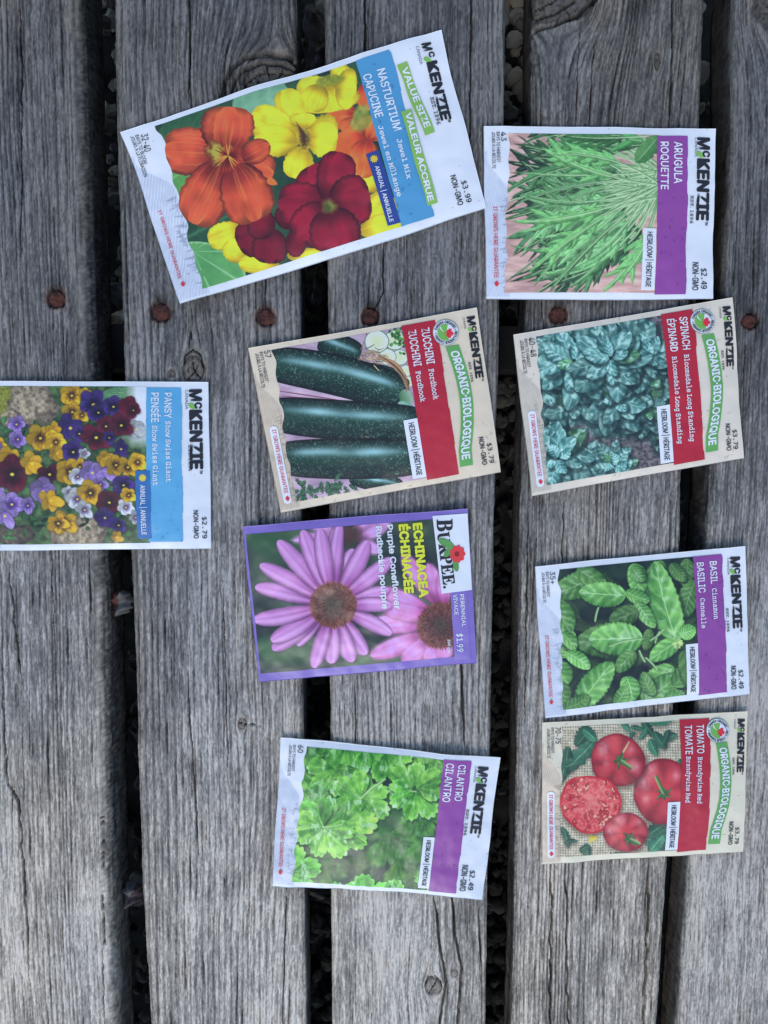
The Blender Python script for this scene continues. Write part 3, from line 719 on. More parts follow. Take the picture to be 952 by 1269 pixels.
def speck_band(seed, c, n=26):
    def f(cv):
        rs = np.random.default_rng(seed); lo = (cv.X.min(), cv.Y.min()); hi = (cv.X.max(), cv.Y.max())
        for q in range(n):
            p = np.array((rs.uniform(lo[0], hi[0]), rs.uniform(lo[1], hi[1]))); a = rs.uniform(0, 6.28); l = rs.uniform(3, 11)
            cv.blade(p, p + l * np.array((math.cos(a), math.sin(a))), 4, rgb(*c), (.3, .3), al=.8)
    return f

# ---------------------------------------------------------------- pictures, one painter per packet (crop pixels)
def pic_nasturtium(cv):
    cv.C[:] = mixc((22, 44, 34), (52, 88, 58), np.clip(fbm(cv.X / 60, cv.Y / 60, 2, 4) * 2 - .6, 0, 1))
    cv.blade((120, 300), (330, 240), 120, leafcol((34, 74, 48), (72, 122, 76), (90, 140, 90), 5, .8, 3), (.4, .5))
    cv.blade((310, 235), (440, 170), 120, leafcol((90, 140, 110), (150, 190, 160), (120, 170, 130), 4, .7, 4), (.5, .5))
    cv.blade((110, 420), (190, 370), 110, leafcol((60, 120, 60), (112, 172, 88), (130, 180, 110), 4, .7, 5), (.4, .4))
    cv.blade((150, 560), (330, 470), 160, leafcol((20, 50, 36), (46, 92, 62), (60, 110, 74), 5, .8, 6), (.5, .5))
    def lily(r, th, X, Y):
        a = np.arctan2(Y - 575, X - 205); v = np.abs(((a * 11 / 6.283) % 1) - .5) * 2
        c = mixc((74, 138, 78), (104, 168, 100), fbm(X / 26, Y / 26, 7, 3))
        return mixc(c, (168, 206, 160), np.exp(-((1 - v) / .10) ** 2) * .7 * (r > .1) + np.exp(-((r - .97) / .03) ** 2) * .5)
    cv.ell((228, 630), 112, 78, lily, .25)
    Yl = lambda sd: petalcol((206, 170, 28), (232, 208, 44), (188, 150, 20), 6, sd, .14)
    Or = lambda sd: petalcol((128, 28, 28), (188, 72, 46), (222, 122, 52), 12, sd, .38)
    Mr = lambda sd: petalcol((84, 6, 24), (134, 18, 42), (98, 8, 28), 7, sd, .42)
    for q, (p0, p1, w) in enumerate([((330, 520), (245, 550), 66), ((330, 600), (300, 545), 70), ((420, 610), (320, 605), 46), ((640, 520), (700, 440), 90), ((620, 525), (725, 500), 60), ((660, 430), (640, 390), 60), ((440, 585), (560, 590), 40)]):
        cv.blade(p0, p1, w, Yl(q), (.45, .35), jag=.05)
    RO = lambda sd: petalcol((190, 50, 40), (214, 92, 44), (224, 170, 60), 7, sd, .2)
    for q, (p0, p1, w) in enumerate([((610, 240), (540, 235), 86), ((610, 250), (590, 290), 60), ((640, 300), (560, 330), 80), ((640, 300), (620, 395), 84), ((640, 300), (668, 250), 80), ((630, 160), (640, 230), 46)]):
        cv.blade(p0, p1, w, RO(q + 20), (.5, .35), jag=.08)
    cv.ell((624, 250), 24, 34, lambda r, t, X, Y: mixc((120, 130, 50), (170, 170, 80), vn(X / 9, Y / 9, 3)), .3, .2, 1, .85, 6)
    for q, (p0, p1, w) in enumerate([((560, 175), (465, 190), 96), ((555, 160), (600, 125), 80), ((540, 165), (552, 232), 150), ((560, 170), (612, 175), 110), ((520, 160), (500, 230), 70)]):
        cv.blade(p0, p1, w, Yl(q + 9), (.5, .35), jag=.04)
    cv.ell((545, 150), 36, 15, lambda r, t, X, Y: mixc((104, 122, 40), (160, 150, 40), vn(X / 5, Y / 5, 3)), -.2, .1, 1, .9, 4)
    for q, (p0, p1, w) in enumerate([((475, 285), (432, 175), 74), ((470, 300), (352, 240), 92), ((470, 310), (360, 300), 84), ((480, 320), (462, 398), 76), ((490, 290), (566, 296), 112), ((480, 275), (480, 235), 66)]):
        cv.blade(p0, p1, w, Yl(q + 15), (.5, .33), jag=.05)
    cv.ell((484, 300), 19, 34, lambda r, t, X, Y: mixc((96, 74, 34), (196, 160, 40), sstep(.2, 1, r) + .5 * (vn(X / 5, Y / 5, 3) - .5)), -.2, .2, 2, .95, 4)
    for q in range(8):
        cv.blade((486, 290 + q * 3), (462 + q * 2, 256 + q * 9), 3.2, rgb(74, 44, 20), (.2, .6))
    for q, (p0, p1, w) in enumerate([((400, 520), (318, 560), 96), ((400, 520), (395, 605), 90), ((410, 520), (345, 500), 76), ((440, 540), (490, 560), 80), ((430, 520), (455, 470), 70)]):
        cv.blade(p0, p1, w, petalcol((80, 4, 22), (112, 12, 34), (88, 6, 26), 7, q, .45), (.45, .35), jag=.05)
    for q, (p0, p1, w) in enumerate([((545, 462), (505, 365), 120), ((545, 462), (420, 462), 112), ((545, 470), (470, 545), 108), ((545, 455), (575, 335), 96), ((548, 462), (646, 440), 124), ((545, 470), (570, 572), 130)]):
        cv.blade(p0, p1, w, Mr(q + 30), (.42, .30), jag=.05)
    cv.ell((545, 466), 22, 20, lambda r, t, X, Y: mixc((120, 130, 50), (96, 40, 30), sstep(.3, 1., r)), 0, .2, 1, .95, 5)
    cv.ell((540, 470), 9, 12, rgb(70, 70, 30), 0, .2, 1, .8, 4)
    for q, (p0, p1, w) in enumerate([((285, 335), (130, 320), 122), ((285, 330), (298, 218), 138), ((300, 345), (406, 390), 96), ((275, 360), (205, 505), 126), ((310, 365), (365, 500), 132)]):
        cv.blade(p0, p1, w, Or(q + 40), (.40, .28), jag=.06)
    cv.blade((330, 350), (398, 312), 60, Or(48), (.5, .5)); cv.blade((392, 400), (417, 412), 18, rgb(214, 110, 50), (.4, .8))
    cv.ell((272, 334), 38, 30, lambda r, t, X, Y: mixc((176, 164, 62), (110, 40, 24), sstep(.35, 1.05, r + .5 * (vn(X / 7, Y / 7, 3) - .5))), .3, .25, 3, .95, 6)
    cv.ell((300, 345), 26, 30, lambda r, t, X, Y: mixc((96, 24, 18), (176, 56, 34), sstep(.2, 1, r)), .3, .3, 3, .8, 8)
    for q in range(16): cv.blade((295, 340), (290 + 34 * math.cos(q), 345 + 36 * math.sin(q)), 2.6, rgb(214, 150, 60) if q % 2 else rgb(90, 14, 14), (.3, .6))

def pic_arugula(cv):
    cv.C[:] = mixc((176, 136, 134), (224, 184, 178), np.clip(fbm(cv.X / 60, cv.Y / 14, 2, 4) * 1.9 - .5, 0, 1))
    rs = np.random.default_rng(8)
    def sprig(p0, p1, bow, g, w, stem):
        p0 = np.array(p0, float); p1 = np.array(p1, float); d = p1 - p0; L = np.hypot(*d); u = d / L; n = np.array((-u[1], u[0]))
        def at(t): return p0 + d * t + n * bow * 4 * t * (1 - t)
        dark, light = np.array(g) * .85, np.array(g) * 1.7 + 26
        k = 4
        for q in range(k):                                       # lobes, then the end blade
            t = .46 + .42 * q / k + rs.uniform(-.04, .04); c = at(t); t2 = at(min(1, t + .03)) - c; t2 /= np.hypot(*t2) + 1e-6; m = np.array((-t2[1], t2[0]))
            for sg in (-1, 1):
                l = w * rs.uniform(.9, 1.9)
                cv.blade(c, c + (t2 * rs.uniform(.9, 1.7) + m * sg * rs.uniform(.5, 1.)) * l, w * rs.uniform(.45, .8), leafcol(dark, light, light * 1.08, 3, .8, q, 14), (.5, .8), jag=.1)
        cv.blade(at(.40), p1, w * .95, leafcol(dark, light, light * 1.15, 6, .9, 3, 14), (.5, .8), bow * .5, jag=.32, jf=3.3)
        pts = [at(t) for t in np.linspace(0, .9, 14)]
        for q in range(13): cv.blade(pts[q], pts[q + 1] + (pts[q + 1] - pts[q]) * .35, stem * (1.25 - q * .07), lambda t, r, X, Y: mixc((92, 136, 84), (190, 214, 172), np.clip(.55 - .6 * r, 0, 1)), (.08, .08))
    for layer in range(4):
        for q in range([60, 56, 44, 30][layer]):
            y0 = rs.uniform(215, 330); t = rs.random()
            p0 = (rs.uniform(640, 700), y0)
            p1 = (rs.uniform(85, 430) + 20 * abs(t - .5), 85 + 615 * t + rs.uniform(-30, 30)) if layer < 3 else (rs.uniform(130, 330), rs.uniform(110, 680))
            gg = np.array([(22, 42, 28), (36, 68, 42), (54, 94, 56), (74, 116, 72)][layer]) * rs.uniform(.5, 1.3)
            sprig(p0, (p1[0], p1[1] + rs.uniform(-50, 50)), rs.uniform(-85, 85), gg, rs.uniform(13, 36), rs.uniform(4, 9))
    for q in range(9):
        sprig((640 + rs.uniform(-20, 30), 90 + rs.uniform(-20, 90)), (300 + rs.uniform(0, 280), 90 + rs.uniform(-12, 60)), rs.uniform(-10, 20), np.array((52, 100, 52)) * rs.uniform(.7, 1.2), 34, 6)
    cv.blade((690, 95), (600, 200), 70, leafcol((54, 104, 54), (110, 160, 96), (150, 190, 130), 5, .9, 3), (.5, .5), jag=.2)
    for p1, b in (((245, 140), -30), ((190, 620), 20), ((470, 690), -40), ((540, 640), -30), ((130, 420), -40), ((280, 170), 40)):
        sprig((690, 285), p1, b, (80, 130, 74), 34, 8)

def pic_zucchini(cv):
    cv.C[:] = mixc((150, 122, 150), (206, 178, 200), np.clip(fbm(cv.X / 70, cv.Y / 30, 2, 4) * 1.8 - .4, 0, 1))
    for (x0, y0, x1, y1) in ((120, 330, 350, 365), (140, 350, 420, 372), (180, 620, 300, 640), (440, 110, 470, 220)): cv.blade((x0, y0), (x1, y1), 4, rgb(130, 60, 90), (.3, .3))
    def zuc(p0, p1, w, seed, bow=0, prof=(.16, .13), hl=-.35, lum=1.):
        def f(t, r, X, Y):
            x = r - hl
            c = mixc((10, 24, 22), (26, 62, 50), np.clip(1 - np.abs(r) * .95, 0, 1))
            c = mixc(c, (150, 196, 206), np.clip(np.exp(-(x / .24) ** 2) * .95 * (.45 + .75 * vn(t * 6, r * 2, seed)) * sstep(.02, .2, t) * sstep(1, .8, t), 0, 1))
            rib = .5 + .5 * np.cos(r * 13 + .4 * np.sin(t * 9)); c = c * (1 - .12 * rib)[:, None]
            sp = sstep(.68, .84, vn(X / 3.6, Y / 3.6, seed)) * (np.abs(r) < .95)
            c = mixc(c, (140, 176, 160), sp * .62 * (.35 + .65 * vn(X / 40, Y / 40, 3)))
            return np.clip(c * lum * (1 - .5 * sstep(.8, 1, np.abs(r)))[:, None], 0, 255)
        cv.blade(p0, p1, w, f, prof, bow)
    zuc((278, 150), (424, 205), 96, 3, 0, (.2, .2), -.2, .9)
    for (c, r) in (((546, 152), 38), ((564, 214), 30), ((520, 212), 31), ((482, 157), 44), ((585, 262), 22), ((596, 300), 20)):
        cv.ell(c, r, r * .95, lambda q, th, X, Y: mixc(mixc((206, 214, 178), (232, 236, 216), sstep(.1, .8, q) * (.6 + .5 * vn(X / 6, Y / 6, 4))), (70, 112, 66), sstep(.90, .96, q)), 0, .02, 1)
        cv.ell(c, r * .55, r * .5, lambda q, th, X, Y: mixc((218, 222, 186), (196, 204, 160), .5 + .5 * np.cos(th * 6)), 0, .15, 2, .45, 8)
    rs = np.random.default_rng(4)
    for q in range(60):
        c = np.array((rs.normal(560, 16), rs.normal(135, 26))); a = rs.uniform(0, 6.28)
        cv.blade(c, c + 13 * np.array((math.cos(a), math.sin(a))), 9, rgb(*(np.array((62, 112, 52)) * rs.uniform(.55, 1.4))), (.5, .5))
    cv.blade((600, 415), (550, 370), 60, leafcol((90, 140, 120), (160, 196, 180), (190, 216, 200), 5, .8, 3), (.5, .5))
    zuc((440, 250), (584, 290), 62, 8, 4, (.3, .3), .2, 1.2)
    zuc((470, 500), (600, 520), 60, 8, 4, (.3, .3), .2, 1.)
    zuc((88, 232), (588, 352), 146, 5, -16, (.12, .09), -.32)
    cv.blade((575, 330), (595, 385), 44, lambda t, r, X, Y: mixc((70, 110, 80), (150, 180, 150), np.clip(.5 - r * .5, 0, 1)), (.3, .3))
    cv.blade((560, 372), (622, 420), 40, leafcol((100, 150, 130), (176, 206, 190), (120, 170, 150), 6, .6, 3), (.5, .5))
    for q in range(46):                                           # raffia bow
        c = np.array((rs.normal(455, 22), rs.normal(212, 11))); a = rs.normal(.1, .5)
        cv.blade(c, c + rs.uniform(18, 42) * np.array((math.cos(a), math.sin(a))), 3.8, rgb(*(np.array((186, 156, 128)) * rs.uniform(.55, 1.22))), (.2, .3), rs.uniform(-9, 9))
    for q in range(12):
        cv.blade((486 + rs.normal(0, 5), 216 + rs.normal(0, 5)), (592 + rs.normal(0, 5), 322 + rs.normal(0, 9)), 3.6, rgb(*(np.array((150, 112, 84)) * rs.uniform(.5, 1.3))), (.2, .3), -24 + rs.uniform(-8, 8))
    zuc((385, 640), (575, 668), 66, 9, 0, (.3, .3), -.2)
    zuc((98, 412), (632, 448), 142, 6, 6, (.11, .10), -.34)
    for q in range(10): cv.blade((425 + q * 5, 496 + rs.normal(0, 3)), (470 + q * 2, 512 + rs.normal(0, 3)), 3, rgb(*(np.array((150, 120, 96)) * rs.uniform(.6, 1.2))), (.2, .3))
    zuc((132, 570), (632, 566), 146, 7, 4, (.13, .10), -.34)
    for q in range(34):
        c = np.array((rs.uniform(190, 390), rs.uniform(650, 716))); a = rs.uniform(0, 6.28)
        cv.blade(c, c + rs.uniform(24, 46) * np.array((math.cos(a), math.sin(a))), 17, leafcol((22, 52, 36), (74, 122, 86), (110, 150, 110), 4, .8, q), (.5, .7), jag=.5, jf=4)

def pic_spinach(cv):
    soil = lambda X, Y: mixc((58, 54, 64), (126, 116, 120), np.clip(fbm(X / 8, Y / 8, 2, 4) * 2.2 - .6, 0, 1))
    cv.C[:] = mixc(soil(cv.X, cv.Y), (24, 46, 44), .55)
    cv.poly([(500, 90), (600, 85), (610, 215), (560, 240), (510, 190)], soil, soft=9)
    rs = np.random.default_rng(12)
    def leaf(p0, p1, w, f, yel):
        d = np.array((34, 86, 86)) if not yel else np.array((40, 92, 62)); li = np.array((172, 222, 216)) if not yel else np.array((140, 198, 150))
        p0 = np.array(p0); p1 = np.array(p1)
        cv.blade(p0 + (4, 9), p1 + (6, 12), w * 1.06, rgb(12, 32, 34), (.5, .42), al=.62, soft=6)
        sd = int(rs.integers(0, 90))
        cv.blade(p0, p1, w, leafcol(d * f, li * f, li * 1.08 * f, int(rs.integers(3, 6)), .9, sd, 20., .03, .9, .85 * f, (190, 226, 222)), (.55, .62), rs.uniform(-14, 14), jag=.05, jf=5)
    def rosette(c, R, f):
        c = np.array(c, float); a0 = rs.uniform(0, 6.28)
        for ring, (n, k, w) in enumerate(((9, 1.22, .52), (7, .90, .56), (4, .56, .64))):
            for q in rs.permutation(n):
                a = a0 + 6.283 * q / n + ring * .35 + rs.uniform(-.2, .2); l = R * k * rs.uniform(.85, 1.15); e = np.array((math.cos(a), math.sin(a)))
                leaf(c + e * R * .05, c + e * l, l * w * rs.uniform(.85, 1.1), f * (.82 + .1 * ring) * rs.uniform(.85, 1.08), rs.random() < .1)
    for c, R, f in (((570, 310), 80, .8), ((590, 560), 60, .7), ((140, 480), 100, .78), ((540, 450), 100, .85), ((390, 500), 100, .86), ((250, 430), 130, .92), ((120, 300), 120, .96), ((420, 140), 110, 1.), ((190, 150), 120, 1.0), ((300, 110), 90, .95), ((420, 420), 120, .98), ((510, 270), 120, 1.03), ((250, 280), 140, 1.08), ((390, 270), 135, 1.08)):
        rosette(c, R, f)
    cv.poly([(235, 545), (275, 520), (300, 545), (350, 590), (420, 580), (500, 600), (545, 590), (560, 650), (620, 640), (640, 720), (480, 740), (440, 640), (330, 640), (250, 600)], soil, soft=14)
    for c, R, f in (((130, 620), 80, .9), ((300, 690), 100, .98), ((410, 690), 85, 1.02), ((190, 660), 115, 1.06)): rosette(c, R, f)

def pansy(cv, c, r, kind, seed, ang=0.):
    pal = dict(y=((214, 150, 16), (242, 200, 50), (36, 14, 20)), p=((46, 28, 92), (92, 62, 156), (18, 8, 36)), m=((72, 10, 30), (128, 26, 54), (30, 4, 14)), l=((122, 92, 172), (184, 158, 222), (56, 28, 104)), w=((190, 192, 204), (240, 240, 244), (60, 34, 92)))
    a, b, bl = [np.array(q, float) for q in pal[kind]]; c = np.array(c, float); rs = np.random.default_rng(seed); rj = rs.uniform(-.3, .3, 5)
    sq = rs.uniform(.62, 1.); sa = rs.uniform(0, 3.14); u = np.array((math.cos(sa), math.sin(sa)))          # each bloom is turned its own way
    def tip(v): return v - u * (v @ u) * (1 - sq)
    rot = lambda t: np.array((math.cos(t + ang), math.sin(t + ang)))
    face = rs.random() < .75; tone = rs.uniform(.78, 1.06)
    for q, t in enumerate((-2.0, -3.1, -.75, 2.15, .7)):                          # two back petals, two cheeks, one lip
        m = c + tip(rot(t)) * r * (.46 if q < 2 else .40); w = r * (.64, .62, .56, .56, .66)[q]; th0 = t + ang + rj[q]
        sh = (.80, .74, .92, .95, 1.05)[q] * tone
        cv.ell(m + (2, 3), w, w * sq * .95, rgb(*(a * .35)), th0, .06, seed + q, .45, 8)
        def f(rr, th, X, Y, q=q, sh=sh, m=m):
            d = np.hypot(X - c[0], Y - c[1]) / r; aa = np.arctan2(Y - c[1], X - c[0])
            k = mixc(a, b, np.clip(.15 + .55 * d + .6 * (vn(aa * 7 + seed, d * 1.5, seed) - .5), 0, 1)) * sh
            if face and (q >= 2): k = mixc(k, bl, np.clip(1.25 - d * (2.1 if kind in 'ylw' else 1.7) + .5 * (vn(aa * 9, d * 2, seed + 1) - .5), 0, 1) * .95)
            return k * (1 - .16 * sstep(.8, 1, rr))[:, None]
        cv.ell(m, w, w * sq * .92, f, th0, .06, seed * 1.7 + q)
    cv.ell(c, r * .11, r * .09, rgb(236, 206, 70), 0, 0, 0, .95, 2)
def pic_pansy(cv):
    cv.C[:] = mixc((38, 56, 34), (84, 116, 70), np.clip(fbm(cv.X / 22, cv.Y / 22, 2, 4) * 2 - .5, 0, 1))
    rs = np.random.default_rng(3)
    stonef = lambda r, t, X, Y: mixc((92, 80, 68), (168, 152, 130), np.clip(fbm(X / 13, Y / 13, 6, 4) * 1.9 - .45, 0, 1)) * (1.1 - .4 * sstep(.6, 1, r))[:, None]
    cv.ell((140, 140), 116, 104, stonef, .3, .15, 1); cv.ell((60, 200), 50, 40, stonef, .3, .15, 5)
    cv.ell((340, 680), 124, 84, stonef, -.2, .2, 2); cv.ell((70, 690), 90, 50, lambda r, t, X, Y: stonef(r, t, X, Y) * .62, 0, .2, 3); cv.ell((-30, 150), 60, 60, stonef, 0, .1, 3)
    cv.ell((10, 110), 50, 60, lambda r, t, X, Y: mixc((96, 100, 30), (160, 160, 60), vn(X / 6, Y / 6, 2)), 0, .3, 4, .9, 10)
    i = cv.roi(500, 640, 50, 330); fx = np.clip((cv.X[i] - 520) / 70, 0, 1) * np.clip((330 - cv.Y[i]) / 60, 0, 1); cv.put(i, fx, rgb(226, 232, 246))
    for q in range(170):
        c = np.array((rs.uniform(-110, 590), rs.uniform(80, 700)))
        if np.hypot((c[0] - 150) / 120, (c[1] - 135) / 100) < 1 or (c[0] > 250 and c[1] > 590 and c[0] < 470) or (c[0] > 520 and c[1] < 340): continue
        a = rs.uniform(0, 6.28); g = np.array((52, 92, 50)) * rs.uniform(.6, 1.45)
        cv.blade(c, c + rs.uniform(26, 60) * np.array((math.cos(a), math.sin(a))), rs.uniform(14, 28), leafcol(g * .6, g * 1.4, g * 1.6, 4, .8, q, 12), (.5, .6), jag=.15)
    for q in range(6): cv.blade((430, 110 + q * 7), (545, 75 + q * 9), 15, leafcol((50, 100, 60), (140, 180, 140), (180, 200, 170), 5, .5, q), (.5, .5), -14)
    for q in range(150):
        c = np.array((rs.uniform(-110, 570), rs.uniform(200, 660))); a = rs.uniform(0, 6.28); g = np.array((40, 74, 42)) * rs.uniform(.4, 1.5)
        cv.blade(c, c + rs.uniform(20, 44) * np.array((math.cos(a), math.sin(a))), rs.uniform(10, 20), leafcol(g * .6, g * 1.4, g * 1.6, 4, .8, q, 12), (.5, .6), jag=.25)
    FL = [(310, 100, 44, 'y'), (375, 100, 26, 'y'), (325, 180, 46, 'y'), (360, 190, 26, 'y'), (400, 140, 52, 'p'), (430, 180, 40, 'p'), (495, 145, 38, 'p'), (560, 150, 46, 'm'), (580, 160, 30, 'm'), (590, 250, 40, 'w'), (320, 240, 54, 'p'), (350, 268, 32, 'p'), (415, 280, 50, 'm'), (460, 230, 40, 'm'), (520, 235, 44, 'm'), (480, 285, 30, 'p'), (520, 325, 40, 'p'),
          (90, 225, 42, 'l'), (95, 285, 40, 'l'), (185, 280, 50, 'y'), (240, 250, 34, 'y'), (255, 300, 34, 'y'), (260, 350, 30, 'y'), (320, 335, 44, 'p'), (5, 310, 34, 'y'), (10, 345, 40, 'l'), (65, 365, 50, 'y'), (68, 440, 64, 'm'), (160, 385, 48, 'y'), (230, 440, 54, 'm'), (310, 420, 46, 'y'), (350, 400, 36, 'y'), (350, 440, 34, 'w'), (370, 350, 20, 'w'),
          (400, 420, 42, 'l'), (465, 420, 44, 'l'), (470, 370, 40, 'y'), (510, 395, 38, 'y'), (555, 410, 44, 'y'), (600, 385, 34, 'y'), (540, 480, 46, 'p'), (440, 480, 30, 'l'), (195, 500, 46, 'l'), (310, 505, 34, 'w'), (345, 530, 42, 'w'), (400, 510, 44, 'y'), (240, 545, 50, 'y'), (20, 520, 40, 'l'), (65, 555, 52, 'l'), (30, 605, 48, 'l'), (130, 570, 34, 'l'),
          (375, 580, 34, 'w'), (480, 550, 46, 'm'), (545, 570, 38, 'w'), (560, 520, 34, 'y'), (455, 620, 42, 'p'), (510, 640, 30, 'p'), (280, 630, 54, 'y'), (255, 640, 40, 'y'), (510, 700, 26, 'y'), (-50, 420, 50, 'y'), (-60, 330, 40, 'p'), (-40, 520, 46, 'm'), (-60, 620, 46, 'p'), (580, 610, 30, 'w')]
    for q, (x, y, r, k) in enumerate(FL): pansy(cv, (x + rs.uniform(-7, 7), y + rs.uniform(-7, 7)), r * rs.uniform(.98, 1.3), k, q, rs.uniform(-.9, .9))

def conehead(cv, c, r, seed, core, tip):
    c = np.array(c, float)
    cv.ell(c, r * 1.02, r * .98, rgb(*core), 0, .03, 1, 1, 3)
    rs = np.random.default_rng(seed); n = 520
    for q in range(n - 1, -1, -1):                                # bracts in a sunflower spiral, outermost first
        rr = math.sqrt((q + .5) / n) * r; a = q * 2.39996
        e = np.array((math.cos(a), math.sin(a))); p = c + e * rr
        k = rr / r; col = np.array(core) * (1 - k) * .8 + np.array(tip) * (.35 + .75 * k)
        col = col * rs.uniform(.55, 1.25)
        cv.blade(p - e * r * .02, p + e * r * (.05 + .09 * k), r * .05, rgb(*col), (.4, .8))
        cv.blade(p + e * r * .03, p + e * r * (.05 + .10 * k), r * .022, rgb(*(np.array(tip) * 1.2)), (.4, .8), al=.6)
    cv.ell(c, r * .34, r * .34, rgb(88, 96, 60), 0, .1, 2, .28, 14)
def pic_echinacea(cv):
    cv.C[:] = mixc((30, 40, 44), (74, 96, 72), np.clip(fbm(cv.X / 120, cv.Y / 120, 2, 3) * 2 - .55, 0, 1))
    for p0, p1, w, c in (((60, 130), (330, 230), 90, (44, 84, 52)), ((90, 300), (300, 420), 60, (40, 66, 60)), ((80, 560), (350, 560), 110, (62, 104, 66)), ((330, 700), (560, 560), 40, (92, 124, 76)), ((250, 60), (310, 260), 44, (78, 110, 66)), ((560, 700), (700, 560), 60, (70, 106, 70)), ((600, 90), (720, 110), 40, (96, 110, 70))):
        cv.blade(p0, p1, w, rgb(*c), (.4, .4), al=.75, soft=26)
    far = lambda sd: petalcol((150, 88, 140), (196, 140, 196), (176, 116, 176), 5, sd, .1)
    for q, (p0, p1, w) in enumerate((((430, 110), (280, 95), 40), ((450, 120), (225, 150), 44), ((470, 120), (600, 75), 60), ((470, 140), (580, 100), 46), ((455, 100), (520, 60), 44), ((480, 150), (560, 190), 50))): cv.blade(p0, p1, w, far(q), (.5, .5), soft=9)
    cv.ell((430, 130), 52, 36, rgb(86, 56, 50), 0, .1, 1, .95, 22)
    near = lambda sd: petalcol((158, 58, 128), (206, 132, 192), (184, 92, 160), 6, sd, .2)
    for q, (p0, p1, w) in enumerate((((785, 400), (640, 200), 70), ((785, 390), (735, 235), 64), ((760, 430), (560, 330), 70), ((760, 450), (510, 470), 84), ((760, 440), (560, 400), 70), ((760, 500), (520, 585), 80), ((770, 510), (640, 612), 76), ((780, 520), (735, 620), 70), ((800, 520), (800, 600), 70), ((800, 400), (795, 260), 60))):
        cv.blade(p0, p1, w, near(q), (.55, .45), soft=8)
    conehead(cv, (785, 470), 86, 5, (48, 32, 36), (120, 66, 58))
    tips = [(405, 82, 46), (510, 150, 62), (600, 215, 56), (560, 265, 44), (590, 330, 46), (600, 390, 52), (600, 500, 52), (505, 578, 60), (452, 608, 62), (372, 615, 62), (305, 632, 52), (150, 562, 58), (145, 528, 60), (75, 452, 58), (85, 325, 56), (104, 240, 56), (172, 150, 60), (262, 112, 60), (328, 105, 58), (455, 180, 50), (385, 108, 60), (245, 545, 40), (200, 190, 54)]
    order = [19, 3, 22, 4, 20, 21, 0, 1, 2, 5, 6, 7, 8, 9, 10, 11, 12, 13, 14, 15, 16, 17, 18]
    for q in order:
        x, y, w = tips[q]; c = np.array((380., 390.)); d = np.array((x, y)) - c; u = d / np.hypot(*d); p0 = c + u * 62
        cv.blade(p0 + (3, 4), np.array((x, y)) + (4, 6), w + 4, rgb(70, 40, 80), (.42, .38), al=.45, soft=6)
        def f(t, r, X, Y, q=q):
            c = mixc((150, 66, 146), (212, 146, 216), sstep(0, .55, t) * .75 + .25 * vn(r * 3, t * 2, q))
            st = .5 + .5 * np.cos(r * 9.5); c = c * (1 - .10 * st * (1 - t * .3))[:, None]
            c = mixc(c, (236, 190, 238), np.clip(.55 * np.exp(-((r + .35) / .3) ** 2), 0, 1) * .6)
            return c * (1 - .34 * sstep(.6, 1, np.abs(r)))[:, None]
        cv.blade(p0, (x, y), w * 1.14, f, (.46, .40), ((q * 37) % 13) - 6, jag=.03)
    conehead(cv, (380, 390), 84, 2, (50, 42, 40), (122, 66, 54))

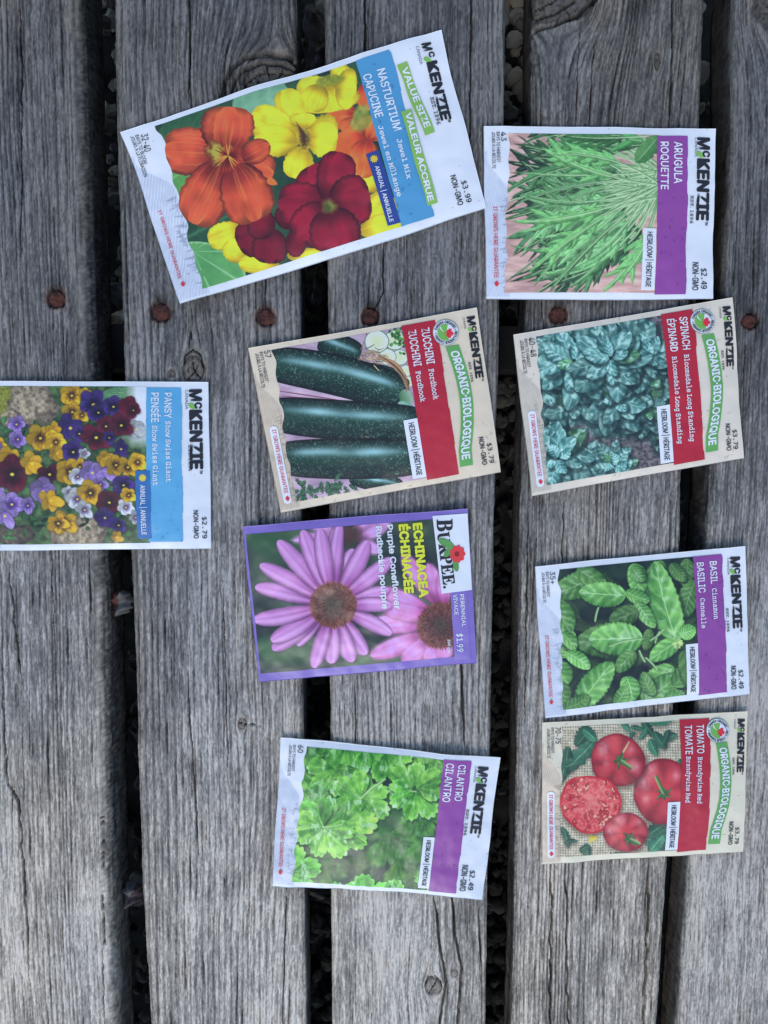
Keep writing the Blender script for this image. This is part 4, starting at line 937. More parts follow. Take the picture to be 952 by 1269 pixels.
def pic_basil(cv):
    cv.C[:] = mixc((16, 28, 32), (34, 58, 46), np.clip(fbm(cv.X / 50, cv.Y / 50, 2, 3) * 2 - .5, 0, 1))
    rs = np.random.default_rng(21)
    G = lambda f, sd, cr=.5: leafcol(np.array((48, 104, 46)) * f, np.array((158, 216, 122)) * f, np.array((172, 216, 152)) * f, 4 + sd % 4, 1.1 + .1 * (sd % 3), sd, 26., .035, cr, .32 * f)
    for q in range(40):
        c = np.array((rs.uniform(100, 690), rs.uniform(100, 720))); a = rs.uniform(0, 6.28)
        cv.blade(c, c + rs.uniform(60, 120) * np.array((math.cos(a), math.sin(a))), rs.uniform(40, 70), G(.42, q), (.5, .6), al=.8, soft=4)
    LV = [((285, 150), (90, 240), 110, .82), ((200, 130), (320, 200), 84, .8), ((95, 260), (170, 400), 110, .85), ((660, 90), (640, 200), 70, .7), ((690, 180), (640, 330), 90, .75), ((560, 100), (480, 240), 84, .7), ((440, 110), (455, 240), 88, 1.02), ((430, 120), (480, 180), 60, .9), ((590, 110), (650, 180), 60, .72),
          ((400, 240), (205, 228), 108, 1.02), ((610, 440), (525, 100), 128, 1.04), ((400, 225), (500, 262), 60, 1.0), ((440, 265), (520, 375), 62, 1.0), ((450, 300), (330, 350), 90, .66), ((470, 430), (190, 440), 150, .72), ((470, 420), (245, 425), 140, 1.06), ((120, 500), (180, 390), 90, .9), ((130, 400), (190, 470), 60, .95),
          ((440, 480), (360, 560), 70, .8), ((500, 380), (480, 470), 50, .7), ((150, 480), (250, 545), 66, 1.1), ((110, 520), (160, 610), 100, .95), ((120, 600), (140, 700), 90, .8), ((200, 715), (345, 520), 120, 1.0), ((140, 715), (250, 660), 70, .8), ((620, 430), (500, 510), 80, 1.05), ((600, 540), (470, 640), 110, .95), ((400, 580), (430, 690), 86, 1.08),
          ((470, 690), (620, 570), 110, .88), ((600, 620), (690, 520), 90, .78), ((560, 690), (650, 650), 60, .9), ((360, 700), (400, 620), 64, .92), ((620, 400), (690, 380), 70, 1.1), ((640, 470), (690, 640), 90, .7), ((520, 660), (470, 560), 60, .8)]
    for q, (p0, p1, w, f) in enumerate(LV):
        cv.blade(np.array(p0) + (4, 7), np.array(p1) + (5, 9), w * 1.04, rgb(14, 30, 28), (.5, .55), al=.6, soft=7)
        cv.blade(p0, p1, w, G(f, q + 3, .7), (.5, .58), ((q * 29) % 17) - 8, jag=.07, jf=13)
    for p0, p1, b in (((470, 420), (330, 452), 6), ((540, 390), (520, 440), 3), ((480, 500), (530, 555), -4), ((500, 430), (560, 380), 4), ((455, 470), (480, 520), 2), ((285, 290), (270, 350), 2)):
        cv.blade(p0, p1, 9, lambda t, r, X, Y: mixc((90, 136, 80), (176, 206, 150), np.clip(.5 - r * .6, 0, 1)), (.1, .1), b)
    for q in range(14):
        a = rs.uniform(0, 6.28); cv.blade((615, 440), (615 + 24 * math.cos(a), 440 + 24 * math.sin(a)), 12, rgb(*(np.array((170, 200, 120)) * rs.uniform(.7, 1.2))), (.4, .6))

def pic_tomato(cv):
    X, Y = cv.X, cv.Y
    wx_ = X + 2.5 * (vn(X / 30, Y / 30, 1) - .5); wy_ = Y + 2.5 * (vn(X / 30, Y / 30, 2) - .5)
    u = (wx_ / 11.5) % 1; v = (wy_ / 11.5) % 1
    chk = ((np.floor(wx_ / 11.5) + np.floor(wy_ / 11.5)) % 2)
    th = np.where(chk > .5, np.abs(u - .5), np.abs(v - .5)); hole = (np.minimum(np.abs(u - .5), 1) > .34) & (np.abs(v - .5) > .34)
    c = mixc((178, 164, 142), (220, 210, 188), vn(X / 12, Y / 12, 3)) * (1 - .30 * np.clip(th * 2, 0, 1) ** 2)[:, None]
    cv.C[:] = np.where(hole[:, None], rgb(84, 66, 54), c)
    G = lambda f, sd: leafcol(np.array((26, 66, 52)) * f, np.array((82, 142, 108)) * f, np.array((130, 176, 140)) * f, 6, 1., sd, 18.)
    for q, (p0, p1, w) in enumerate((((240, 95), (180, 180), 70), ((270, 150), (110, 300), 70), ((150, 185), (112, 340), 62), ((215, 110), (270, 160), 50), ((180, 250), (130, 270), 60), ((380, 80), (420, 120), 26), ((420, 100), (480, 110), 22), ((470, 70), (520, 140), 40), ((500, 80), (600, 75), 36), ((520, 120), (570, 190), 50), ((500, 150), (530, 215), 44), ((560, 140), (620, 130), 40), ((590, 110), (560, 180), 30), ((620, 235), (640, 260), 44), ((440, 120), (420, 150), 20), ((490, 100), (450, 150), 26),
                                     ((120, 530), (150, 620), 34), ((130, 600), (190, 590), 24), ((225, 600), (230, 670), 42), ((200, 640), (240, 610), 30), ((470, 580), (640, 600), 90), ((490, 560), (570, 510), 70), ((500, 640), (560, 560), 60), ((300, 670), (420, 650), 40), ((560, 640), (630, 570), 60))):
        cv.blade(np.array(p0) + (4, 6), np.array(p1) + (5, 8), w, rgb(60, 50, 44), (.5, .55), al=.4, soft=7)
        cv.blade(p0, p1, w, G(rs_t(q), q), (.5, .6), ((q * 31) % 15) - 7, jag=.25, jf=6)
    cv.ell((252, 577), 17, 15, rgb(214, 190, 60), 0, .5, 2)
    def tom(c, rx, ry, seed, hl, calyx, stem, ribs=5):
        c = np.array(c, float)
        cv.ell(c + (6, 10), rx * 1.03, ry * 1.03, rgb(70, 46, 40), 0, .03, seed, .6, 12)
        def f(r, th, X, Y):
            lx = (X - c[0]) / rx; ly = (Y - c[1]) / ry
            sh = np.clip(1.0 - .45 * r ** 2.2 - .22 * (lx * .5 + ly * .7), .3, 1.3)
            base = mixc((112, 12, 28), (196, 56, 66), np.clip(sh, 0, 1))
            rb = .5 + .5 * np.cos(ribs * th + seed); base = base * (1 - .20 * rb ** 3 * sstep(.1, .6, r))[:, None]; base = mixc(base, (222, 120, 120), .25 * (1 - rb) ** 2 * np.exp(-((r - .62) / .22) ** 2))
            for (hx, hy, hr, ha) in hl:
                d = np.hypot((X - hx) / hr, (Y - hy) / (hr * 1.3)); base = mixc(base, (238, 196, 200), np.clip(np.exp(-d ** 2) * ha * (.6 + .6 * vn(X / 12, Y / 12, 5)), 0, 1))
            return mixc(base, (110, 14, 30), sstep(.86, 1.02, r) * .55) * (1 + .08 * (fbm(X / 18, Y / 18, seed, 3) - .5))[:, None]
        cv.ell(c, rx, ry, f, 0, .025, seed)
        k = np.array(calyx, float)
        cv.ell(k, 22, 22, rgb(96, 18, 22), 0, .2, 1, .5, 12)
        for q in range(6):
            a = q * 1.047 + seed * .7; e = np.array((math.cos(a), math.sin(a)))
            cv.blade(k, k + e * (30 + 7 * ((q * 5) % 3)), 13, leafcol((24, 58, 34), (88, 138, 78), (120, 160, 100), 3, .5, q), (.4, .9), 5)
        cv.blade(k - (0, 0), stem, 17, lambda t, r, X, Y: mixc((48, 84, 48), (150, 176, 110), np.clip(.5 - .6 * r, 0, 1)), (.12, .06))
    rs = np.random.default_rng(6)
    tom((560, 370), 136, 142, 2, ((470, 330, 26, .55), (500, 270, 24, .5), (610, 300, 16, .4), (480, 400, 14, .4)), (556, 378), (520, 300))
    tom((360, 238), 115, 110, 1, ((300, 190, 26, .5), (430, 260, 22, .6), (420, 190, 16, .3), (310, 250, 14, .3)), (372, 238), (418, 270), 6)
    cv.blade((384, 205), (412, 158), 7, rgb(196, 176, 130), (.1, .3))
    # the cut half
    c = np.array((243., 426.)); cv.ell(c + (6, 9), 134, 128, rgb(70, 46, 40), 0, .06, 3, .6, 12)
    def cut(r, th, X, Y):
        n1 = fbm(X / 22, Y / 22, 8, 4); n2 = fbm(X / 9, Y / 9, 9, 3)
        cell = sstep(.50, .60, n1 + .10 * np.cos(th * 11) * sstep(.3, .8, r))
        base = mixc((196, 52, 62), (226, 132, 124), np.clip(n2 * 1.6 - .45, 0, 1))
        base = mixc(base, (160, 22, 36), cell * .85)
        base = mixc(base, (236, 190, 160), sstep(.68, .78, vn(X / 7, Y / 7, 5)) * cell * .8)
        base = mixc(base, (224, 120, 116), np.exp(-(r / .22) ** 2) * .8)
        return mixc(base, (186, 26, 40), sstep(.90, .96, r))
    cv.ell(c, 131, 126, cut, 0, .06, 3)
    tom((395, 550), 96, 88, 4, ((330, 540, 20, .5), (370, 490, 24, .55), (450, 500, 16, .4), (440, 590, 12, .4)), (412, 578), (458, 604), 7)
def rs_t(q): return .75 + .45 * ((q * 61) % 17) / 17

def pic_cilantro(cv):
    cv.C[:] = mixc((20, 46, 36), (62, 122, 54), np.clip(fbm(cv.X / 80, cv.Y / 80, 4, 3) * 2.2 - .6, 0, 1))
    rs = np.random.default_rng(31)
    def lobed(c, R, ang, f, blur=1., al=1.):
        """a fan-shaped leaflet: three main lobes, each cut into blunt teeth, veins running out from the stalk"""
        c = np.array(c, float); i = cv.roi(c[0] - R * 1.15, c[0] + R * 1.15, c[1] - R * 1.15, c[1] + R * 1.15)
        if not len(i): return
        sd = int(rs.integers(0, 90)); sp = 1.5; X, Y = cv.X[i], cv.Y[i]
        for (ox, oy, pas) in ((5, 10, 0), (0, 0, 1)):
            dx = X - c[0] - ox; dy = Y - c[1] - oy; r = np.hypot(dx, dy) / R
            th = (np.arctan2(dy, dx) - ang + np.pi) % (2 * np.pi) - np.pi; k = th / sp
            big = np.abs(np.cos(k * np.pi * 1.5)) ** .5                              # three lobes
            tooth = 1 - np.abs(((k * 7.5 + .5 + .06 * sd) % 1) - .5) * 2              # teeth along the rim
            Rm = (.60 + .40 * big) * (.91 + .11 * np.sqrt(tooth)) * (1.02 - .30 * np.abs(k) ** 2); Rm = np.where(np.abs(k) < 1, Rm, .02)
            A = np.clip((Rm - r) * R / (cv.aa * (blur if pas else blur + 7)) + .5, 0, 1) * (al if pas else .62 * al)
            q = A > 0
            if not q.any(): continue
            if not pas: cv.put(i[q], A[q], rgb(14, 46, 30)); continue
            rr, kk = (r / np.maximum(Rm, .05))[q], k[q]
            d = np.array((40, 112, 34)) * f; l = np.array((138 + rs.uniform(-10, 26), 218, 88)) * f
            v = np.abs(((kk * 3.75 + .06 * sd) % 1) - .5) * 2
            c0 = mixc(d, l, np.clip(.28 + .42 * rr - .18 * (1 - v) + 1.0 * (fbm(X[q] / 22, Y[q] / 22, sd, 3) - .5) + .16 * np.sign(np.sin(kk * 4 + sd)), 0, 1))
            c0 = mixc(c0, l * 1.16, np.exp(-((1 - v) / .09) ** 2) * .55 * (1 - rr * .7))
            c0 = mixc(c0, (202, 234, 204), sstep(.55, .74, fbm(X[q] / 15, Y[q] / 30, sd + 3, 3)) * .55 * f * f)
            cv.put(i[q], A[q], c0 * (1 + .10 * sstep(.86, .96, rr))[:, None])
    for c, R, a, f in (((470, 400), 150, 1.0, .72), ((520, 500), 140, .9, .70), ((230, 520), 110, 1.4, .62), ((640, 420), 130, 1.4, .74), ((600, 300), 120, 1.3, .8), ((170, 420), 110, 1.8, .55), ((600, 560), 100, 1.6, .66), ((360, 560), 80, -1.2, .5)):
        lobed(c, R, a, f, 14, .85)
    cv.poly([(425, 105), (450, 105), (470, 170), (505, 230), (430, 275), (395, 250), (420, 190)], rgb(22, 42, 40), soft=8)
    for c, R, a, f in (((210, 60), 110, 1.9, .84), ((130, 60), 120, 1.2, .8), ((320, 60), 130, 1.3, .92), ((400, 60), 120, .9, .98), ((560, 40), 130, 1.9, .9), ((690, 60), 130, 2.2, .88), ((120, 150), 110, 1.2, .92), ((270, 150), 120, 2.3, .96), ((360, 150), 110, 2.0, .9),
                       ((470, 95), 120, 1.0, .98), ((640, 130), 120, 1.5, .9), ((690, 200), 120, 2.4, .95), ((570, 230), 110, -2.3, .96), ((570, 235), 95, 2.55, 1.06), ((585, 240), 120, .9, .98), ((590, 225), 110, -.6, .93),
                       ((375, 262), 120, -2.55, 1.02), ((378, 262), 118, .55, 1.0), ((150, 240), 110, .8, .92), ((225, 372), 120, -1.3, .98), ((222, 372), 122, -2.4, .92), ((222, 374), 116, 2.65, 1.06), ((300, 362), 138, -.1, 1.04), ((232, 380), 132, .95, 1.08), ((90, 560), 130, -.25, 1.06),
                       ((300, 700), 120, -1.0, .98), ((400, 690), 132, -1.75, 1.04), ((480, 700), 120, -1.3, .98), ((690, 560), 110, 2.9, .86)):
        lobed(c, R, a, f)
    for p0, p1, w, b in (((372, 266), (470, 188), 10, -4), ((222, 374), (302, 362), 6, 3), ((232, 380), (218, 350), 6, 1), ((560, 236), (590, 240), 6, 0)):
        cv.blade(p0, p1, w, lambda t, r, X, Y: mixc((96, 150, 76), (190, 224, 150), np.clip(.5 - r * .6, 0, 1)), (.1, .1), b)

# ---------------------------------------------------------------- the nine packets
def plain_packet(P, aP, bP, title, est, pr, tagging, hv, band=(126, 64, 150), picture=None, gar=(.034, .052, .475, .885), sub=None, base=WHITE):
    def paint(cv):
        sketch(cv, P, (198, 203, 223), (152, 157, 188)); flecks(cv, P, 60, (120, 112, 112), P.seed, 2, 6, 2.4)
    P.pouch(paint, 3.4, base)
    a0, a1, b0, b1 = aP
    P.abstrip('picture_panel', a0, a1, b0, b1, picture, (80, 120, 70), 1.9, .00014, wave=wavyfoot(P))

PK = {}
# arugula
P = Packet('white seed packet picturing a bunch of cut arugula, purple title band, at the upper right', (590, 140), 3.071, ((27, 57), (905, 66), (891, 713), (38, 712)), .0022, 3, ((0, 0, .2, .001), (1, 1, .2, .0012)))
plain_packet(P, (.095, .76, .042, .962), 0, 0, 0, 0, 0, 0, picture=pic_arugula)
bd = P.abstrip('title_band', .745, .876, .048, .972, speck_band(3, (70, 30, 84)), (134, 64, 146), 4, .0003, torn=.006)
P.letters('title_lettering', [P.T('ARUGULA', 'sans', .818, .852, .085, .33), P.T('ROQUETTE', 'sans', .760, .793, .085, .367)], (238, 232, 246), .00046, bd)
brand(P, .922, .972, .055, .555, (.908, .921, .058, .172), (.892, .905, .40, .56))
price(P, '$2.49', .945, .970, .822, .942, .906, .932, .787, .950)
heirloom(P, .682, .742, .595, .948)
harvest(P, '43', 'DAYS TO HARVEST', 'JOURS À LA RÉCOLTE', (.073, .096, .038, .09), (.053, .068, .038, .215), (.033, .047, .038, .25))
guarantee(P, .034, .052, .468, .880)

# basil
P = Packet('white seed packet picturing basil leaves, purple title band, just above the tomato packet', (655, 665), 3.4, ((23, 122), (902, 38), (927, 657), (64, 757)), .0022, 7, ((0, 1, .25, .0014), (1, 0, .2, .001)))
plain_packet(P, (.10, .758, .035, .955), 0, 0, 0, 0, 0, 0, picture=pic_basil)
bd = P.abstrip('title_band', .748, .884, .035, .968, speck_band(5, (70, 30, 84)), (132, 64, 146), 4, .0003, torn=.006)
P.letters('title_lettering', [P.T('BASIL', 'sans', .826, .858, .075, .225), P.T('BASILIC', 'sans', .764, .796, .075, .275)], (238, 232, 246), .00046, bd)
P.letters('variety_lettering', [P.T('Cinnamon', 'type', .829, .850, .255, .46), P.T('Cannelle', 'type', .768, .788, .31, .512)], (238, 232, 246), .00046, bd)
brand(P, .926, .968, .06, .555, (.909, .920, .065, .18), (.892, .904, .40, .558))
price(P, '$2.49', .945, .968, .83, .955, .908, .932, .795, .955)
heirloom(P, .690, .748, .61, .955)
harvest(P, '35+', 'DAYS TO HARVEST', 'JOURS À LA RÉCOLTE', (.067, .092, .045, .125), (.048, .062, .045, .21), (.029, .042, .045, .245))
guarantee(P, .026, .042, .46, .865)

# cilantro
P = Packet('white seed packet picturing bright green cilantro leaves, the lowest packet of the middle column', (330, 900), 3.173, ((58, 40), (919, 115), (847, 667), (28, 610)), .0034, 12, ((.78, 0, .10, .0022), (0, 1, .2, .002), (1, 1, .2, .0016)), .0011, 3.5)
plain_packet(P, (.108, .755, .04, .962), 0, 0, 0, 0, 0, 0, picture=pic_cilantro)
bd = P.abstrip('title_band', .742, .868, .035, .965, speck_band(9, (70, 30, 84)), (138, 66, 152), 4, .0003, torn=.006)
P.letters('title_lettering', [P.T('CILANTRO', 'sans', .812, .845, .06, .315), P.T('CILANTRO', 'sans', .757, .790, .055, .325)], (238, 232, 246), .00046, bd)
brand(P, .905, .948, .07, .555, (.888, .899, .072, .185), (.873, .885, .375, .555))
price(P, '$2.49', .925, .948, .80, .935, .885, .912, .765, .945)
heirloom(P, .688, .740, .575, .945)
harvest(P, '60', 'DAYS TO HARVEST', 'JOURS À LA RÉCOLTE', (.082, .107, .035, .085), (.060, .073, .038, .215), (.042, .055, .04, .25))
guarantee(P, .026, .043, .47, .865)

def annual(P, a0, a1, b0, b1, c):
    an = P.abstrip('annual_tag', a0, a1, b0, b1, speck_band(2, (40, 60, 120), 8), c, 6, .00045, torn=.006)
    w = a1 - a0; l = b1 - b0
    P.letters('annual_lettering', [P.T('ANNUAL | ANNUELLE', 'sans', a0 + .32 * w, a0 + .66 * w, b0 + .21 * l, b1 - .06 * l)], (228, 232, 246), .0006, an)
    ctr = P.ab2c(a0 + .5 * w, b0 + .105 * l); r = P.hpx(w) * .30
    P.shape('sun_mark', [tuple(ctr + r * (1 if q % 2 else .66) * np.array((math.cos(q * math.pi / 11), math.sin(q * math.pi / 11)))) for q in range(22)], (236, 190, 70), .0006, an)
# pansy
P = Packet('white seed packet picturing mixed yellow, purple and dark red pansies, cut by the left edge', (0, 460), 3.4, ((-95, 42), (880, 47), (896, 744), (-92, 757)), .0024, 16, ((1, 1, .25, .001),))
def paint(cv): flecks(cv, P, 60, (120, 112, 112), 5, 2, 6, 2.4); sketch(cv, P, (198, 203, 223), (152, 157, 188))
P.pouch(paint, 3.4, WHITE)
P.abstrip('picture_panel', .085, .742, .03, .962, pic_pansy, (80, 120, 70), 1.9, .00014, wave=wavyfoot(P))
bd = P.abstrip('title_band', .736, .884, .035, .955, speck_band(15, (60, 110, 160), 34), (84, 156, 206), 4, .0003, torn=.008)
P.letters('title_lettering', [P.T('PANSY', 'sans', .816, .845, .066, .218), P.T('PENSÉE', 'sans', .760, .791, .066, .243)], (240, 244, 250), .00046, bd)
P.letters('variety_lettering', [P.T('Show Swiss Giant', 'type', .820, .840, .235, .598), P.T('Show Swiss Giant', 'type', .764, .784, .262, .618)], (240, 244, 250), .00046, bd)
annual(P, .690, .750, .53, .935, (44, 100, 168))
brand(P, .922, .970, .045, .538, (.902, .915, .05, .165), (.914, .924, .378, .535))
price(P, '$2.79', .966, .985, .81, .938, .930, .950, .77, .938)
harvest(P, '50-60', 'DAYS TO BLOOM', 'JOURS À LA FLORAISON', (.063, .085, .04, .12), (.045, .058, .04, .19), (.026, .04, .04, .24))

# nasturtium, a bigger pack
P = Packet('large tilted white seed packet picturing orange, yellow and dark red nasturtiums, at the top', (140, 30), 2.0255, ((23, 273), (822, 20), (935, 467), (175, 708)), .0034, 22, ((0, 1, .16, .003), (.42, 0, .12, .0022), (.8, .0, .12, .0014), (1, 0, .2, .0012)), .0012, 4.0)
def paint(cv):
    sketch(cv, P, (198, 203, 223), (152, 157, 188), .10); flecks(cv, P, 70, (110, 104, 110), 6, 2, 4, 1.8)
P.pouch(paint, 2.2, WHITE)
P.abstrip('picture_panel', .098, .742, .03, .955, pic_nasturtium, (60, 100, 60), 1.25, .00014, wave=wavyfoot(P))
bd = P.abstrip('title_band', .730, .835, .03, .955, speck_band(25, (50, 90, 140), 30), (72, 140, 190), 3, .0003, torn=.006)
ta = lambda t, st, X0, Y0, X1, Y1, hh: (t, st, (X0, Y0), (X1, Y1), hh)
P.letters('title_lettering', [ta('NASTURTIUM', 'sans', 663, 127, 705, 280, 20), ta('CAPUCINE', 'sans', 628, 140, 660, 248, 20)], (236, 242, 250), .00046, bd)
P.letters('variety_lettering', [ta('Jewel Mix', 'type', 712, 301, 738, 398, 11), ta('Jewel en Mélange', 'type', 666, 268, 714, 442, 11)], (236, 242, 250), .00046, bd)
an = P.strip('annual_tag', lambda b: np.array((636 + (690 - 636) * b, 338 + (512 - 338) * b)), lambda b: np.array((667 + (722 - 667) * b, 327 + (503 - 327) * b)), 0, 1, None, (38, 62, 138), 5, .00045)
P.letters('annual_lettering', [ta('ANNUAL | ANNUELLE', 'sans', 658, 369, 695, 503, 10)], (226, 230, 246), .0006, an)
P.shape('sun_mark', [(656 + 11 * (1 if q % 2 else .64) * math.cos(q * math.pi / 11), 350 + 11 * (1 if q % 2 else .64) * math.sin(q * math.pi / 11)) for q in range(22)], (238, 180, 60), .0006, an)
def green_banner(x0, y0, x1, y1, x2, y2, txt, ts, te, hh, off):
    bn = P.strip('value_banner', lambda b: np.array((x0 + (x1 - x0) * b + 1.5 * math.sin(b * 9), y0 + (y1 - y0) * b)), lambda b: np.array((x2 + (x1 - x0) * b + 1.5 * math.sin(b * 7 + 2), y2 + (y1 - y0) * b)), 0, 1, None, (126, 172, 84), 5, off)
    P.letters('banner_lettering', [(txt, 'bold', ts, te, hh)], (238, 246, 236), off + .00015, bn)
green_banner(712, 116, 782, 290, 736, 106, 'VALUE SIZE', (724, 124), (782, 272), 15, .00045)
green_banner(722, 232, 788, 462, 747, 224, 'VALEUR ACCRUE', (733, 236), (791, 452), 14, .0007)
brl = P.letters('brand_lettering', [ta('M', 'black', 774, 60, 779, 80, 22), ta('C', 'black', 791, 81, 794, 95, 13), ta('KENZIE', 'black', 787, 106, 824, 252, 24), ta('TM', 'bold', 838, 246, 841, 255, 7)], (28, 30, 38), .00034)
P.shape('brand_leaf', [(788 + 9 * math.cos(q * .4) + 3 * math.sin(q * .4), 100 + 7 * math.sin(q * .4)) for q in range(16)], (116, 170, 82), .00036, brl)
P.letters('founding_lettering', [ta('CANADA', 'serif', 759, 69, 770, 113, 8), ta('EST. 1896', 'type', 795, 192, 812, 262, 9)], (74, 78, 90), .0003)
P.letters('price_lettering', [ta('$3.99', 'mono', 873, 400, 887, 453, 13)], (44, 46, 56), .0003)
P.letters('seed_note_lettering', [ta('NON-GMO', 'sans', 845, 387, 865, 461, 14)], (36, 38, 48), .0003)
P.letters('harvest_lettering', [ta('32-40', 'fine', 74, 283, 84, 327, 17), ta('DAYS TO BLOOM', 'fine', 60, 285, 82, 357, 9), ta('JOURS À LA FLORAISON', 'fine', 48, 288, 82, 388, 9)], (54, 56, 66), .0003)
gl = P.letters('guarantee_lettering', [ta('IT GROWS HERE GUARANTEE', 'fine', 118, 474, 170, 645, 8)], (196, 48, 66), .0004)
P.shape('maple_leaf_mark', maple((181, 657), 8, (.95, -.3)), (200, 44, 60), .0004, gl)

# echinacea
P = Packet('purple bordered seed packet picturing a pink purple coneflower, between the zucchini and cilantro packets', (290, 620), 3.071, ((35, 97), (887, 28), (922, 614), (98, 688)), .0026, 30, ((1, 0, .2, .0016), (1, 1, .2, .0014), (0, 0, .2, .001)), .0011, 3.0)
P.pouch(lambda cv: None, 3.4, (122, 102, 184))
P.abstrip('picture_panel', .012, .905, .052, .945, pic_echinacea, (60, 80, 60), 1.9, .00014)
bd = P.abstrip('side_band', .90, .972, .40, .965, None, (124, 104, 186), 6, .0003)
P.letters('type_lettering', [ta('PERENNIAL', 'sans', 858, 352, 866, 475, 14), ta('VIVACE', 'sans', 832, 352, 838, 430, 14)], (228, 222, 246), .0005, bd)
P.letters('price_lettering', [ta('$1.99', 'sans', 844, 500, 848, 570, 22)], (226, 220, 244), .0005, bd)
lb = P.strip('brand_label', lambda b: np.array((754 + 34 * b, 57 + 292 * b)), lambda b: np.array((886 + 18 * b, 47 + 290 * b)), 0, 1, lambda cv: None, (226, 230, 242), 8, .00035)
bl = P.letters('brand_lettering', [('B', 'serifb', (770, 70), (772, 116), 58), ('URPEE.', 'serifb', (772, 120), (796, 330), 44)], (34, 34, 42), .0005, lb)
cvf = [(812 + 30 * math.cos(a), 160 + 26 * math.sin(a)) for a in np.linspace(0, 6.28, 18)[:-1]]
for (x, y, rx, ry, an_) in ((806, 160, 34, 15, .5), (842, 243, 24, 11, 1.4), (815, 190, 26, 12, -.9)):
    P.shape('leaf_mark', [(x + rx * math.cos(t) * math.cos(an_) - ry * math.sin(t) * math.sin(an_), y + rx * math.cos(t) * math.sin(an_) + ry * math.sin(t) * math.cos(an_)) for t in np.linspace(0, 6.28, 15)[:-1]], (84, 140, 76), .00062, lb)
fl = P.shape('flower_mark', [(848 + 28 * (1 + .09 * math.cos(9 * t)) * math.cos(t), 200 + 32 * (1 + .09 * math.cos(9 * t)) * math.sin(t)) for t in np.linspace(0, 6.28, 60)[:-1]], (204, 52, 58), .00074, lb)
P.shape('flower_eye', [(846 + 9 * math.cos(t), 200 + 10 * math.sin(t)) for t in np.linspace(0, 6.28, 15)[:-1]], (120, 24, 36), .00086, fl)
P.letters('title_lettering', [ta('ECHINACEA', 'black', 681, 84, 706, 362, 31), ta('ÉCHINACÉE', 'black', 628, 88, 650, 347, 31)], (236, 226, 60), .0004)
P.letters('variety_lettering', [ta('Purple Coneflower', 'bold', 582, 90, 612, 405, 21), ta('Rudbeckie pourpre', 'bold', 541, 95, 566, 404, 21)], (238, 236, 246), .0004)
P.letters('weight_lettering', [ta('300 mg', 'bold', 811, 522, 814, 572, 9)], (230, 226, 240), .0004)

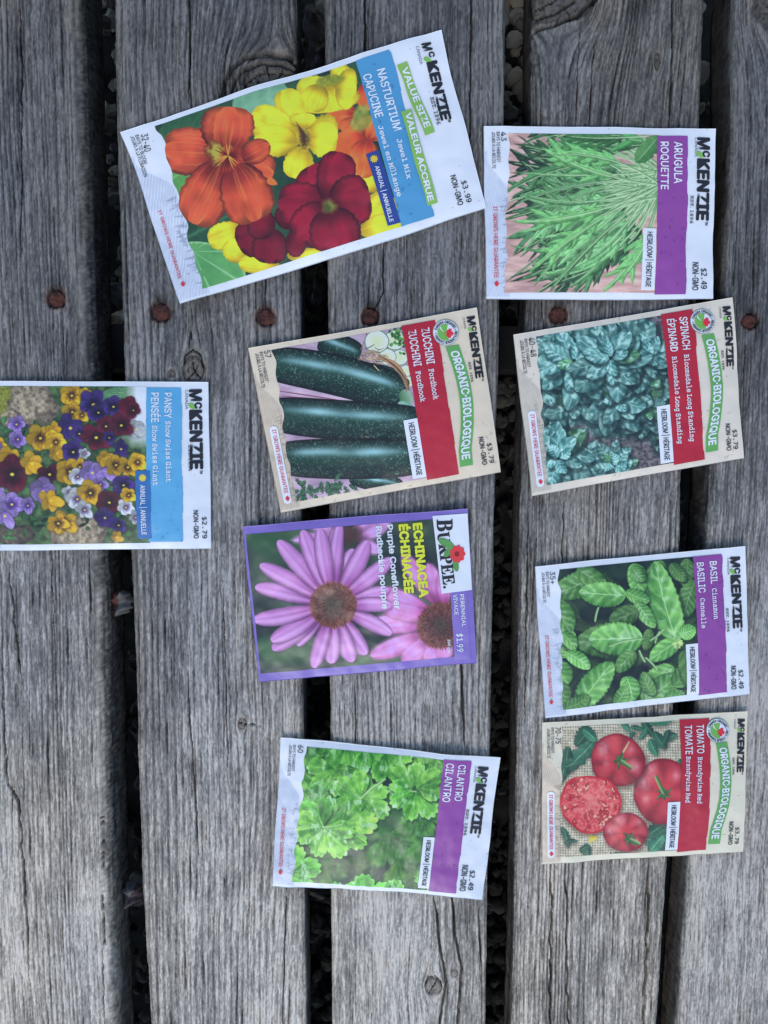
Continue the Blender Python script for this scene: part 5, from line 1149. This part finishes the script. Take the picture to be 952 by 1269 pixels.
# ---- the three organic packets share one layout
def organic(P, title, var, titles, pr, days, pic, sub, kraft=KRAFT, stepk=1.9, dl=(.105, .17)):
    def paint(cv):
        flecks(cv, P, 110, (128, 116, 100), P.seed, 4, 14, 2.8); flecks(cv, P, 50, (236, 232, 226), P.seed + 1, 3, 9, 2.6); sketch(cv, P, np.array(kraft) * .93, np.array(kraft) * .72, .092)
    P.pouch(paint, 3.4, kraft)
    P.abstrip('picture_panel', .088, .69, .035, .952, pic, (90, 120, 80), stepk, .00014, wave=wavyfoot(P))
    bd = P.abstrip('title_band', .668, .812, .028, .966, speck_band(P.seed, (140, 20, 40), 12), (170, 26, 48), 4, .0003, torn=.007)
    t1, t2 = titles
    P.letters('title_lettering', [P.T(title[0], 'sans', .748, .782, .065, t1), P.T(title[1], 'sans', .691, .724, .065, t2)], (242, 234, 240), .00046, bd)
    P.letters('variety_lettering', [P.T(var[0], 'type', .751, .772, sub[0], sub[1]), P.T(var[1], 'type', .694, .714, sub[2], sub[3])], (242, 234, 240), .00046, bd)
    # curved green ribbon
    def mid(t): return .862 + .045 * math.sin(min(1, t * 1.1 + .05) * math.pi * .86) - .030 * t
    def rb(t, s): return P.ab2c(mid(t) + s, .20 + .725 * t)
    bn = P.strip('organic_banner', lambda t: rb(t, -.029), lambda t: rb(t, .029), 0, 1, None, (92, 156, 84), 6, .0003)
    def curve(u, v):
        q = np.array([rb(.045 + .90 * a, -.016 + b / P.hpx(1.)) for a, b in zip(u, v)]); return q[:, 0], q[:, 1]
    P.letters('banner_lettering', [('ORGANIC·BIOLOGIQUE', 'bold', curve, P.hpx(.034))], (240, 246, 238), .00045, bn)
    # certification seal
    c = P.ab2c(.850, .115); r = P.hpx(.054); e1 = P.ab2c(.9, .115) - c; e1 /= np.hypot(*e1); e2 = np.array((-e1[1], e1[0]))
    pt = lambda rr, t: tuple(c + rr * (math.cos(t) * e1 + math.sin(t) * e2))
    ring = lambda rr, n=36: [pt(rr, q * 2 * math.pi / n) for q in range(n)]
    sl = P.shape('organic_seal', ring(r * 1.04), (74, 130, 120), .00048)
    P.shape('seal_face', ring(r), (232, 236, 242), .0006, sl)
    P.shape('seal_field', ring(r * .66), (108, 168, 78), .00072, sl)
    P.shape('seal_sky', [pt(r * .66, t) for t in np.linspace(-1.15, 1.35, 20)] + [tuple(c + r * (.05 * e1 - .0 * e2))], (226, 232, 236), .00084, sl)
    P.shape('leaf_emblem', maple(c + e1 * r * .22 + e2 * r * .12, r * .46, e1 + .3 * e2), (206, 40, 56), .00096, sl)
    P.shape('hill_line', [pt(r * q, 3.5 + .9 * (q - .1)) for q in np.linspace(.1, .62, 8)] + [pt(r * q, 3.72 + .9 * (q - .1)) for q in np.linspace(.62, .1, 8)], (228, 236, 226), .00084, sl)
    def arc(u, v):
        t = -2.75 + u * 6.0; rr = r * .73 + v; q = c + (rr * np.cos(t))[:, None] * e1 + (rr * np.sin(t))[:, None] * e2; return q[:, 0], q[:, 1]
    P.letters('seal_lettering', [('CANADA ORGANIC • BIOLOGIQUE CANADA •', 'bold', arc, r * .2)], (40, 44, 52), .00075, sl)
    brand(P, .950, .982, .045, .43, (.931, .941, .045, .115), (.926, .936, .315, .435))
    price(P, pr, .955, .975, .815, .935, .922, .943, .77, .938)
    heirloom(P, .607, .668, .59, .945)
    harvest(P, days, 'DAYS TO HARVEST', 'JOURS À LA RÉCOLTE', (.066, .092, .035, dl[0] + .0), (.046, .060, .038, .215), (.026, .041, .042, .25))
    guarantee(P, .034, .051, .505, .89, (.024, .060, .482, .955))
P = Packet('kraft seed packet picturing three dark green zucchini, above the purple coneflower packet', (300, 370), 2.885, ((25, 180), (838, 36), (924, 620), (140, 765)), .0024, 41, ((0, 0, .2, .0014), (1, 0, .2, .001)))
organic(P, ('ZUCCHINI', 'ZUCCHINI'), ('Fordhook', 'Fordhook'), (.285, .285), '$3.79', '57', pic_zucchini, (.315, .50, .315, .50), (213, 195, 179), 1.8, (.078,))
P = Packet('pale kraft seed packet picturing blue green spinach leaves, between the arugula and basil packets', (630, 360), 3.173, ((17, 177), (874, 32), (918, 658), (88, 805)), .0026, 47, ((0, 1, .25, .0022), (1, 0, .2, .0008)))
organic(P, ('SPINACH', 'ÉPINARD'), ('Bloomsdale Long Standing', 'Bloomsdale Long Standing'), (.27, .27), '$3.79', '40-48', pic_spinach, (.30, .84, .30, .84), (210, 199, 190), 1.9, (.155,))
P = Packet('kraft seed packet picturing red tomatoes on burlap, the lowest in the right column', (660, 870), 3.526, ((36, 85), (934, 36), (911, 646), (38, 697)), .0024, 55, ((0, 1, .2, .001),))
organic(P, ('TOMATO', 'TOMATE'), ('Brandywine Red', 'Brandywine Red'), (.26, .26), '$3.79', '70-75', pic_tomato, (.285, .61, .275, .60), (222, 203, 187), 2.0, (.150,))
